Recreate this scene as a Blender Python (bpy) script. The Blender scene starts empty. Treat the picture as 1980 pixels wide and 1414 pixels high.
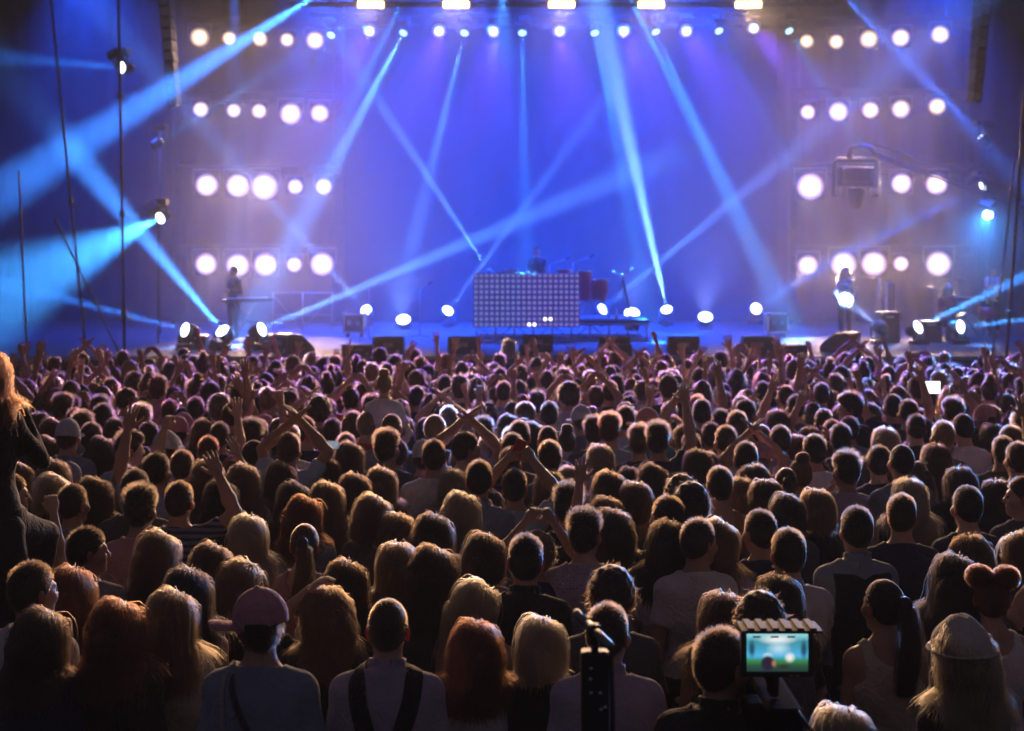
import bpy, bmesh, math, random
import numpy as np
from mathutils import Vector, Matrix, Quaternion
R = math.radians
sc = bpy.context.scene
C = sc.collection
rng = np.random.default_rng(7)

# ------------------------------------------------------------------ camera, world, exposure
F, CX, HY, CZ = 2750.0, 990.0, 495.0, 3.15      # focal length in photo pixels, centre column, horizon row, eye height
def at(px, py, d):
    """the place that lies d metres ahead of the camera platform on the line of a photo pixel"""
    return Vector(((px - CX) / F * d, d, CZ - (py - HY) / F * d))

cam_data = bpy.data.cameras.new('camera')
cam = bpy.data.objects.new('camera', cam_data)
C.objects.link(cam)
cam.location = (0, 0, CZ)
cam.rotation_euler = (R(90), 0, 0)
cam_data.lens, cam_data.sensor_width = 50, 36
cam_data.shift_y = -212 / 1980
cam_data.clip_start, cam_data.clip_end = 0.05, 500
cam_data.dof.use_dof = True
cam_data.dof.focus_distance = 7.2
cam_data.dof.aperture_fstop = 50 / 1000 / 0.019
sc.camera = cam

world = bpy.data.worlds.new('World')
sc.world = world
world.use_nodes = True
nt = world.node_tree
bgn = nt.nodes['Background']
sky = nt.nodes.new('ShaderNodeTexSky')           # the last light of a clear night, deep blue all round
sky.sky_type = 'NISHITA'
sky.sun_disc = False
sky.sun_elevation = R(-9)
sky.sun_rotation = R(180)
mixs = nt.nodes.new('ShaderNodeMix')
mixs.data_type = 'RGBA'
mixs.inputs['Factor'].default_value = .97
mixs.inputs['B'].default_value = (.37, .31, .47, 1)
nt.links.new(sky.outputs[0], mixs.inputs['A'])
nt.links.new(mixs.outputs['Result'], bgn.inputs[0])
bgn.inputs[1].default_value = 0.10

sc.view_settings.view_transform = 'Standard'
sc.view_settings.look = 'None'
sc.view_settings.exposure = 0
sc.view_settings.gamma = 1
sc.render.engine = 'CYCLES'
cy = sc.cycles
cy.use_denoising = True
cy.denoiser = 'OPENIMAGEDENOISE'
cy.max_bounces = 5
cy.diffuse_bounces = 2
cy.glossy_bounces = 2
cy.transmission_bounces = 4
cy.volume_bounces = 0
cy.transparent_max_bounces = 6
cy.sample_clamp_indirect = 4
cy.sample_clamp_direct = 0
cy.use_light_tree = True
sc.cycles_curves.shape = 'RIBBONS' if hasattr(sc, 'cycles_curves') else None
HAZE_DENSITY = 0.0013
SMOKE_DENSITY = 0.0125

# ------------------------------------------------------------------ helpers
def new_mat(name, col=(.5, .5, .5), rough=.6, metal=0, emit=None, estr=0, sample=True):
    m = bpy.data.materials.new(name)
    m.use_nodes = True
    b = m.node_tree.nodes['Principled BSDF']
    b.inputs['Base Color'].default_value = (*col, 1)
    b.inputs['Roughness'].default_value = rough
    b.inputs['Metallic'].default_value = metal
    if emit:
        b.inputs['Emission Color'].default_value = (*emit, 1)
        b.inputs['Emission Strength'].default_value = estr
        m.cycles.emission_sampling = 'FRONT' if sample else 'NONE'
    return m

def N(m, t, **k):
    n = m.node_tree.nodes.new(t)
    for a, v in k.items():
        setattr(n, a, v)
    return n

def L(m, a, b):
    m.node_tree.links.new(a, b)

def bsdf(m):
    return m.node_tree.nodes['Principled BSDF']

def wear(m, scale=6, lo=.75, hi=1.15, bump=.0, bscale=60):
    """break up a plain material with noise in colour and relief"""
    b = bsdf(m)
    col = tuple(b.inputs['Base Color'].default_value)
    tc = N(m, 'ShaderNodeTexCoord')
    n1 = N(m, 'ShaderNodeTexNoise')
    n1.inputs['Scale'].default_value = scale
    n1.inputs['Detail'].default_value = 5
    L(m, tc.outputs['Object'], n1.inputs['Vector'])
    mp = N(m, 'ShaderNodeMapRange')
    mp.inputs['To Min'].default_value = lo
    mp.inputs['To Max'].default_value = hi
    L(m, n1.outputs['Fac'], mp.inputs['Value'])
    mx = N(m, 'ShaderNodeMix', data_type='RGBA', blend_type='MULTIPLY')
    mx.inputs['Factor'].default_value = 1
    mx.inputs['A'].default_value = col
    L(m, mp.outputs[0], mx.inputs['B'])
    L(m, mx.outputs['Result'], b.inputs['Base Color'])
    if bump:
        n2 = N(m, 'ShaderNodeTexNoise')
        n2.inputs['Scale'].default_value = bscale
        L(m, tc.outputs['Object'], n2.inputs['Vector'])
        bp = N(m, 'ShaderNodeBump')
        bp.inputs['Strength'].default_value = bump
        bp.inputs['Distance'].default_value = .01
        L(m, n2.outputs['Fac'], bp.inputs['Height'])
        L(m, bp.outputs[0], b.inputs['Normal'])
    return m

class MB:
    """collects shapes, then links them as one mesh object"""
    def __init__(s):
        s.v, s.f, s.n, s.m, s.sm = [], [], 0, [], []
    def add(s, v, f, mi=0, smooth=False):
        v = np.asarray(v, float).reshape(-1, 3)
        s.v.append(v)
        for q in f:
            s.f.append(tuple(int(i) + s.n for i in q))
            s.m.append(mi)
            s.sm.append(smooth)
        s.n += len(v)
        return s
    def box(s, c, size, rot=None, bev=.0, mi=0):
        hx, hy, hz = np.array(size) / 2
        if bev <= 0:
            v = np.array([(x, y, z) for x in (-hx, hx) for y in (-hy, hy) for z in (-hz, hz)])
            f = [(0, 1, 3, 2), (4, 6, 7, 5), (0, 4, 5, 1), (2, 3, 7, 6), (0, 2, 6, 4), (1, 5, 7, 3)]
        else:
            b = min(bev, hx * .9, hy * .9, hz * .9)
            bm = bmesh.new()
            bmesh.ops.create_cube(bm, size=1)
            for q in bm.verts:
                q.co = Vector((q.co.x * 2 * hx, q.co.y * 2 * hy, q.co.z * 2 * hz))
            bmesh.ops.bevel(bm, geom=bm.edges[:], offset=b, segments=2, affect='EDGES', profile=.6)
            bm.verts.index_update()
            v = np.array([q.co[:] for q in bm.verts])
            f = [[q.index for q in p.verts] for p in bm.faces]
            bm.free()
        if rot is not None:
            M = np.array(rot.to_3x3() if hasattr(rot, 'to_3x3') else rot.to_matrix())
            v = v @ M.T
        return s.add(v + np.array(c), f, mi)
    def tube(s, pts, r, seg=8, mi=0, caps=True):
        pts = [Vector(p) for p in pts]
        rs = r if hasattr(r, '__len__') else [r] * len(pts)
        v, f = [], []
        up = None
        for i, p in enumerate(pts):
            a = pts[max(i - 1, 0)]
            b = pts[min(i + 1, len(pts) - 1)]
            t = (b - a).normalized()
            if up is None:
                up = t.orthogonal().normalized()
            up = (up - t * up.dot(t))
            up = up.normalized() if up.length > 1e-6 else t.orthogonal().normalized()
            w = t.cross(up)
            for k in range(seg):
                g = 2 * math.pi * k / seg
                v.append(p + (up * math.cos(g) + w * math.sin(g)) * rs[i])
        for i in range(len(pts) - 1):
            for k in range(seg):
                k2 = (k + 1) % seg
                f.append((i * seg + k, i * seg + k2, (i + 1) * seg + k2, (i + 1) * seg + k))
        if caps:
            f.append(tuple(range(seg - 1, -1, -1)))
            f.append(tuple(range((len(pts) - 1) * seg, len(pts) * seg)))
        return s.add([tuple(p) for p in v], f, mi, seg > 5)
    def lathe(s, prof, seg=20, M=None, mi=0, caps=False):
        """profile of (radius, z) turned round z, then moved by M"""
        v, f = [], []
        n = len(prof)
        for k in range(seg):
            g = 2 * math.pi * k / seg
            for r_, z in prof:
                v.append((r_ * math.cos(g), r_ * math.sin(g), z))
        for k in range(seg):
            k2 = (k + 1) % seg
            for i in range(n - 1):
                f.append((k * n + i, k2 * n + i, k2 * n + i + 1, k * n + i + 1))
        if caps:
            f.append(tuple(k * n for k in range(seg - 1, -1, -1)))
            f.append(tuple(k * n + n - 1 for k in range(seg)))
        v = np.array(v)
        if M is not None:
            M = np.array(M)
            v = v @ M[:3, :3].T + M[:3, 3]
        return s.add(v, f, mi, True)
    def mesh(s, name):
        me = bpy.data.meshes.new(name)
        v = np.concatenate(s.v)
        me.from_pydata(v.tolist(), [], s.f)
        me.polygons.foreach_set('material_index', s.m)
        me.polygons.foreach_set('use_smooth', s.sm)
        me.update()
        return me
    def build(s, name, mats, parent=None, loc=None):
        return link(name, s.mesh(name), mats, parent, loc)

def link(name, data, mats=None, parent=None, loc=None):
    o = bpy.data.objects.new(name, data)
    C.objects.link(o)
    if mats is not None and data is not None and not data.materials:
        for m in (mats if isinstance(mats, (list, tuple)) else [mats]):
            data.materials.append(m)
    if parent is not None:
        o.parent = parent
    if loc is not None:
        o.location = loc
    return o

def tag(o, label=None, cat=None, group=None, kind=None):
    for k, v in (('label', label), ('category', cat), ('group', group), ('kind', kind)):
        if v:
            o[k] = v
    return o

def empty(name, loc, label, cat, group=None, rot=None):
    o = bpy.data.objects.new(name, None)
    o.empty_display_size = .1
    C.objects.link(o)
    o.location = loc
    if rot is not None:
        o.rotation_mode = 'QUATERNION'
        o.rotation_quaternion = rot
    return tag(o, label, cat, group)

def copy_tree(o, parent=None):
    c = o.copy()
    C.objects.link(c)
    if parent is not None:
        c.parent = parent
    for ch in list(o.children):
        copy_tree(ch, c)
    return c

def aim(d, up=(0, 0, 1)):
    """rotation that turns +Z along d, +Y as far up as it goes"""
    z = Vector(d).normalized()
    u = Vector(up)
    if abs(z.dot(u)) > .99:
        u = Vector((0, 1, 0))
    x = u.cross(z).normalized()
    y = z.cross(x)
    return Matrix((x, y, z)).transposed().to_quaternion()

def spot(name, loc, target, watts, angle, col, blend=.3, size=.06, parent_fix=None):
    li = bpy.data.lights.new(name, 'SPOT')
    li.energy, li.color = watts, col
    li.spot_size, li.spot_blend = R(angle), blend
    li.shadow_soft_size = size
    o = bpy.data.objects.new(name, li)
    C.objects.link(o)
    o.location = loc
    d = Vector(target) - Vector(loc)
    o.rotation_mode = 'QUATERNION'
    o.rotation_quaternion = aim(-d)
    return o

ORD = ['first', 'second', 'third', 'fourth', 'fifth', 'sixth', 'seventh', 'eighth', 'ninth', 'tenth']
# ------------------------------------------------------------------ materials of the setting
M = {}
M['ground'] = wear(new_mat('asphalt', (.05, .05, .052), .85), 3, .7, 1.3, .4, 90)
M['deck'] = wear(new_mat('stage_deck_black', (.035, .035, .04), .8), 2, .7, 1.3, .15, 25)
M['skirt'] = wear(new_mat('black_skirt_cloth', (.035, .035, .04), .95), 5, .7, 1.3)
M['drape'] = wear(new_mat('backdrop_cloth', (.015, .015, .02), .95), .5, .8, 1.1)
M['black_drape'] = wear(new_mat('black_masking_cloth', (.03, .03, .035), .95), .8, .6, 1.2)
M['black'] = wear(new_mat('black_paint', (.022, .022, .024), .45), 14, .7, 1.4, .1, 200)
M['black_box'] = wear(new_mat('black_speaker_paint', (.03, .03, .033), .5), 10, .7, 1.3, .25, 260)
M['grille'] = wear(new_mat('steel_grille_black', (.025, .025, .027), .55, .3), 60, .5, 1.4, .4, 400)
M['alu'] = wear(new_mat('aluminium', (.62, .63, .65), .35, .9), 12, .75, 1.1)
M['truss'] = wear(new_mat('black_truss_paint', (.035, .035, .04), .5, .2), 12, .7, 1.3)
M['steel'] = wear(new_mat('dull_steel', (.32, .31, .31), .45, .8), 10, .6, 1.1)
M['chrome'] = new_mat('chrome', (.75, .75, .77), .15, 1)
M['red'] = wear(new_mat('red_lacquer', (.5, .02, .03), .3), 5)
M['skin_drum'] = new_mat('drum_head', (.75, .73, .7), .5)
M['wood'] = wear(new_mat('plywood', (.25, .16, .09), .6), 20, .6, 1.2)
M['case'] = wear(new_mat('flight_case_laminate', (.035, .035, .04), .35), 8, .7, 1.4)
M['brass'] = new_mat('bronze_cymbal', (.7, .5, .2), .25, 1)
WARM = (1.0, .54, .26)
PALE = (.62, .80, 1.0)
CYAN = (.03, .33, 1.0)
BLUE = (.006, .075, 1.0)
M['warm_lens'] = new_mat('warm_lamp_lens', (.8, .8, .8), .3, 0, (1, .62, .27), 9, False)
M['pale_lens'] = new_mat('pale_lamp_lens', (.8, .8, .8), .3, 0, (.72, .84, 1), 9, False)
M['wash_lens'] = new_mat('wash_lamp_lens', (.8, .8, .8), .3, 0, (.62, .66, 1), 9, False)
M['small_lens'] = new_mat('small_beam_lens', (.8, .8, .8), .3, 0, (.35, .7, 1), 2.6, False)
M['cool_lens'] = new_mat('cool_lamp_lens', (.8, .8, .8), .3, 0, (.72, .9, 1), 6, False)

def hot_lens(m, r0, peak, low, r1):
    tc = N(m, 'ShaderNodeTexCoord')
    sp = N(m, 'ShaderNodeSeparateXYZ')
    L(m, tc.outputs['Object'], sp.inputs[0])
    cb = N(m, 'ShaderNodeCombineXYZ')
    L(m, sp.outputs['X'], cb.inputs['X'])
    L(m, sp.outputs['Y'], cb.inputs['Y'])
    ln = N(m, 'ShaderNodeVectorMath', operation='LENGTH')
    L(m, cb.outputs[0], ln.inputs[0])
    mr = N(m, 'ShaderNodeMapRange', interpolation_type='SMOOTHERSTEP')
    mr.inputs['From Min'].default_value = 0
    mr.inputs['From Max'].default_value = r0
    mr.inputs['To Min'].default_value = peak
    mr.inputs['To Max'].default_value = 0
    L(m, ln.outputs['Value'], mr.inputs['Value'])
    m2 = N(m, 'ShaderNodeMapRange', interpolation_type='SMOOTHSTEP')
    m2.inputs['From Max'].default_value = r1
    m2.inputs['To Min'].default_value = low
    m2.inputs['To Max'].default_value = .03
    L(m, ln.outputs['Value'], m2.inputs['Value'])
    ad = N(m, 'ShaderNodeMath', operation='ADD')
    L(m, mr.outputs[0], ad.inputs[0])
    L(m, m2.outputs[0], ad.inputs[1])
    L(m, ad.outputs[0], bsdf(m).inputs['Emission Strength'])
hot_lens(M['warm_lens'], .135, 14, 6.5, .25)
hot_lens(M['wash_lens'], .16, 12, 1.0, .20)
# ------------------------------------------------------------------ haze
hz = MB().box((0, 5, 19), (118, 122, 40.4)).build('haze', None)
hm = bpy.data.materials.new('haze_air')
hm.use_nodes = True
for n_ in list(hm.node_tree.nodes):
    if n_.type != 'OUTPUT_MATERIAL':
        hm.node_tree.nodes.remove(n_)
pv = N(hm, 'ShaderNodeVolumePrincipled')
pv.inputs['Color'].default_value = (.92, .95, 1, 1)
pv.inputs['Density'].default_value = HAZE_DENSITY
pv.inputs['Anisotropy'].default_value = .12
out = [n_ for n_ in hm.node_tree.nodes if n_.type == 'OUTPUT_MATERIAL'][0]
L(hm, pv.outputs[0], out.inputs['Volume'])
hz.data.materials.append(hm)
tag(hz, kind='stuff')
# the smoke that the machines blow over the stage: thicker there than over the crowd
smk = MB().box((0, 35.5, 6.35), (36, 16.4, 13.7)).build('smoke', None)
sm2 = hm.copy()
sm2.name = 'stage_smoke'
[n_ for n_ in sm2.node_tree.nodes if n_.type == 'PRINCIPLED_VOLUME'][0].inputs['Density'].default_value = SMOKE_DENSITY
smk.data.materials.append(sm2)
tag(smk, kind='stuff')

# ------------------------------------------------------------------ ground and stage
g = MB()
g.add([(-58, -54, 0), (58, -54, 0), (58, 64, 0), (-58, 64, 0)], [(0, 1, 2, 3)])
tag(g.build('ground', M['ground']), kind='structure')

DZ, LIP, BACK = 1.10, 29.0, 44.0            # deck height, front edge, backdrop
stage = empty('stage', (0, LIP, 0), 'black concert stage with deck boards and cloth skirt in front of the crowd', 'stage')
k = 0
deckmesh = MB().box((0, 0, -.03), (2.44, 1.21, .06), bev=.006).mesh('deck_panel')
for iy in range(13):
    for ix in range(-6, 7):
        o = link('deck_panel', deckmesh, M['deck'], stage, (ix * 2.45, .62 + iy * 1.22, DZ))
sk = MB()
sv, sf = [], []
n = 260
for i in range(n + 1):
    x = -15.9 + 31.8 * i / n
    w = .03 * math.sin(i * 1.9) + .015 * math.sin(i * .7 + 1)
    sv += [(x, .03 + w * .6, DZ - .075), (x, -.02 + w, .01)]
for i in range(n):
    sf.append((2 * i, 2 * i + 1, 2 * i + 3, 2 * i + 2))
sk.add(sv, sf, 0, True).build('skirt', M['skirt'], stage)
MB().box((0, -.0, DZ - .04), (31.8, .05, .055)).build('edge_trim', M['steel'], stage)

# backdrop: pleated cloth
bv, bf = [], []
n = 300
for i in range(n + 1):
    x = -8.2 + 16.4 * i / n
    w = .004 * math.sin(i * .55) + .006 * math.sin(i * .23 + 1)
    bv += [(x, BACK + w, DZ + .02), (x, BACK + w * .6, 12.6)]
for i in range(n):
    bf.append((2 * i, 2 * i + 1, 2 * i + 3, 2 * i + 2))
bd = MB().add(bv, bf, 0, True).build('stage_curtain', M['drape'])
tag(bd, 'wide pleated cloth curtain lit blue at the rear of the stage', 'curtain')
for sgn, nm in ((-1, 'left'), (1, 'right')):
    bv, bf = [], []
    for i in range(121):
        x = sgn * (7.9 + 10.5 * i / 120)
        w = .10 * math.sin(i * .6) + .04 * math.sin(i * .27)
        bv += [(x, BACK + .7 + w, DZ - 1.05), (x, BACK + .7 + w * .6, 13)]
    bf = [(2 * i, 2 * i + 1, 2 * i + 3, 2 * i + 2) for i in range(120)]
    o = MB().add(bv, bf, 0, True).build('masking_curtain', M['black_drape'])
    tag(o, f'black masking curtain behind the {nm} bank of warm lamps', 'curtain', 'black masking curtains')

# ------------------------------------------------------------------ trusses
def truss(name, a, b, w, label, cat='truss', group=None, r=.028, mat=None):
    a, b = Vector(a), Vector(b)
    d = b - a
    ln = d.length
    root = empty(name, a, label, cat, group, aim(d))
    mat = mat or M['truss']
    cm = MB().tube([(0, 0, 0), (0, 0, ln)], r, 6).mesh('chord')
    cs = [(-w / 2, -w / 2), (w / 2, -w / 2), (w / 2, w / 2), (-w / 2, w / 2)]
    for c in cs:
        link('chord', cm, mat, root, (*c, 0))
    lat = MB()
    nb = max(2, int(ln / (w * 1.1)))
    for i in range(nb):
        z0, z1 = ln * i / nb, ln * (i + 1) / nb
        for q in range(4):
            p, s = cs[q], cs[(q + 1) % 4]
            if i % 2:
                p, s = s, p
            lat.tube([(*p, z0), (*s, z1)], r * .5, 5, caps=False)
    lat.build('lattice', mat, root)
    return root
def pz(px, py, d): return at(px, py, d)
truss('lighting_truss', pz(560, -4, 36), pz(1620, -4, 36), .34, 'front overhead lighting truss carrying warm bar lamps at the top', 'truss')
truss('lighting_truss', pz(600, 40, 40), pz(1570, 40, 40), .34, 'rear overhead lighting truss carrying the round wash lamps', 'truss')
rows = ['top', 'second', 'third', 'lowest']
LROW = [52, 196, 338, 492]
for i, y in enumerate(LROW):
    truss('lamp_bar', pz(345, y - 8, 42.4), pz(655, y - 8, 42.4), .3, f'{rows[i]} cross truss of the left lamp bank', 'truss', 'cross trusses of the lamp banks', .022)
for i, y in enumerate([52, 190, 335, 492]):
    truss('lamp_bar', pz(1535, y - 8, 42.4), pz(1880, y - 8, 42.4), .3, f'{rows[i]} cross truss of the right lamp bank', 'truss', 'cross trusses of the lamp banks', .022)
for px, nm in ((345, 'outer left'), (655, 'inner left'), (1535, 'inner right'), (1880, 'outer right')):
    x = (px - CX) / F * 42.8
    truss('truss_tower', (x, 42.8, DZ + .01), (x, 42.8, 12.4), .3, f'{nm} upright truss tower holding a bank of warm lamps', 'truss', 'upright towers of the lamp banks', .022)

# ------------------------------------------------------------------ lamps
def blinder_proto():
    root = empty('blinder_lamp', (0, 0, 0), 'x', 'stage lamp')
    MB().box((0, 0, -.10), (.54, .54, .18), bev=.04).build('housing', M['black'], root)
    MB().lathe([(.242, .0), (.258, .0), (.258, .025), (.24, .025)], 24).build('rim', M['steel'], root)
    MB().lathe([(.0, .016), (.08, .016), (.16, .012), (.24, .004)], 24).build('lens', M['warm_lens'], root)
    y = MB().tube([(-.29, 0, -.1), (-.29, .33, -.1), (.29, .33, -.1), (.29, 0, -.1)], .014, 6)
    y.build('yoke', M['steel'], root)
    return root
BL = blinder_proto()
first_bl = True
LAMP_W = {}
def blinder(px, py, d, k, label, scale=1.0, watts=1.0):
    """one warm lamp that faces the crowd"""
    global first_bl
    r = BL if first_bl else copy_tree(BL)
    first_bl = False
    p = at(px, py, d)
    t = Vector((p.x * .05 + random.uniform(-1, 1), 9 + random.uniform(-3, 3), 1.6))
    r.location = p
    r.rotation_mode = 'QUATERNION'
    r.rotation_quaternion = aim(t - p)
    r.scale = (scale,) * 3
    tag(r, label, 'stage lamp', 'warm lamps facing the crowd')
    spot('blinder_light', p + (t - p).normalized() * .05, t, 1250 * watts, 34, (1, .60, .34), .7, .14 * scale)
random.seed(3)
LB = [[(386, 72, 1.15, 1.2), (443, 74, .85, .7), (503, 76, .9, .9), (555, 77, .85, .6), (609, 78, 1.1, 1.0)],
      [(388, 212, .95, .9), (452, 214, .85, .7), (501, 215, .9, .8), (562, 220, 1.3, 1.6), (618, 219, 1.1, 1.2)],
      [(400, 358, 1.35, 2.2), (460, 359, 1.4, 2.6), (511, 361, 1.6, 3.4), (571, 361, .9, .7), (626, 361, 1.0, 1.0)],
      [(398, 511, 1.3, 1.8), (460, 513, 1.4, 2.2), (513, 512, 1.4, 2.2), (569, 512, .9, .8), (623, 511, 1.4, 2.0)]]
RB = [[(1560, 80, .85, .6), (1617, 81, .9, .8), (1680, 76, 1.1, 1.1), (1742, 73, 1.1, 1.1), (1818, 67, 1.1, 1.1)],
      [(1562, 217, .9, .8), (1621, 216, 1.15, 1.2), (1683, 213, 1.0, 1.0), (1742, 211, 1.1, 1.1), (1812, 206, 1.05, 1.0)],
      [(1567, 361, 1.6, 3.0), (1650, 352, .8, .5), (1743, 355, 1.2, 1.5), (1811, 356, 1.3, 1.7)],
      [(1562, 513, 1.2, 1.4), (1631, 511, 1.5, 2.6), (1690, 510, 1.5, 2.6), (1742, 510, .9, .8), (1815, 510, 1.5, 2.8)]]
for bank, nm in ((LB, 'left'), (RB, 'right')):
    for i, row in enumerate(bank):
        for j, (px, py, s_, w_) in enumerate(row):
            blinder(px, py, 41.8, 0, f'{ORD[j]} warm round lamp of the {rows[i]} row in the {nm} lamp bank', s_, w_)

# warm bar lamps on the front truss
def bar_lamp_proto():
    root = empty('bar_lamp', (0, 0, 0), 'x', 'stage lamp')
    MB().box((0, 0, -.09), (.72, .22, .16), bev=.02).build('housing', M['black'], root)
    for k_ in range(4):
        MB().box((0, 0, .004), (.15, .17, .02), bev=.008).build('lens', M['warm_lens'], root, ((k_ - 1.5) * .165, 0, 0))
    MB().tube([(-.38, 0, -.08), (-.38, .2, -.08), (.38, .2, -.08), (.38, 0, -.08)], .014, 6).build('yoke', M['steel'], root)
    return root
BP = bar_lamp_proto()
for i, px in enumerate([717, 882, 1086, 1259, 1447]):
    r = BP if i == 0 else copy_tree(BP)
    p = at(px, 9, 35.7)
    r.location = p
    r.rotation_mode = 'QUATERNION'
    t = Vector((p.x * .55, 9, 1.6))
    r.rotation_quaternion = aim(t - p)
    tag(r, f'{ORD[i]} warm bar lamp along the front overhead truss', 'stage lamp', 'warm bar lamps on the front truss')
    spot('bar_light', p + (t - p).normalized() * .06, t, 5400, 24, (1, .60, .33), .8, .2)

# round heads on yokes: wash lamps and beam lamps
def head_proto(lens, rad=.13, base=True):
    root = empty('moving_head_lamp', (0, 0, 0), 'x', 'stage lamp')
    h = MB().lathe([(.0, -.30), (rad * .75, -.29), (rad * 1.0, -.2), (rad * 1.12, -.05), (rad * 1.15, .0), (rad * 1.02, .005)], 20)
    h.build('lamp_head', M['black'], root)
    MB().lathe([(.0, rad * .42), (rad * .35, rad * .38), (rad * .7, rad * .24), (rad, .004)], 20).build('lens', M[lens], root)
    return root
def place_head(proto, first, p, t, label, group, stand=-1, scale=1.0, lens=None):
    """a lamp head aimed at t on a yoke and base that stand (-1) or hang (+1)"""
    r = proto if first else copy_tree(proto)
    r.location = p
    r.rotation_mode = 'QUATERNION'
    q = aim(Vector(t) - Vector(p))
    r.rotation_quaternion = q
    r.scale = (scale,) * 3
    inv = q.inverted()
    y = MB()
    def w(v): return inv @ Vector(v)
    dirx = Vector(t) - Vector(p)
    side = Vector((0, 0, 1)).cross(dirx)
    side = side.normalized() if side.length > .05 else Vector((1, 0, 0))
    s_ = stand
    y.tube([w(side * .19), w(side * .19 + Vector((0, 0, s_ * .27))), w(-side * .19 + Vector((0, 0, s_ * .27))), w(-side * .19)], .028, 6)
    y.build('yoke', M['black'], r)
    b = MB()
    b.box(w((0, 0, s_ * .37)), (.34, .34, .14), inv, bev=.02)
    b.build('base', M['black'], r)
    return tag(r, label, 'stage lamp', group)

WP = head_proto('wash_lens', .20)
for i, px in enumerate([715, 849, 954, 1082, 1206, 1327, 1457]):
    p = at(px, 60 if i < 6 else 54, 39.6)
    t = Vector((p.x * 1.05, 18.5, 1.6))
    place_head(WP, i == 0, p, t, f'{ORD[i]} bright round wash lamp hanging from the rear overhead truss', 'wash lamps on the rear truss', 1, 1.0)
    spot('wash_light', p + (t - p).normalized() * .12, t, 32000, 13, (.16, .05, 1), .8, .2)
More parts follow.
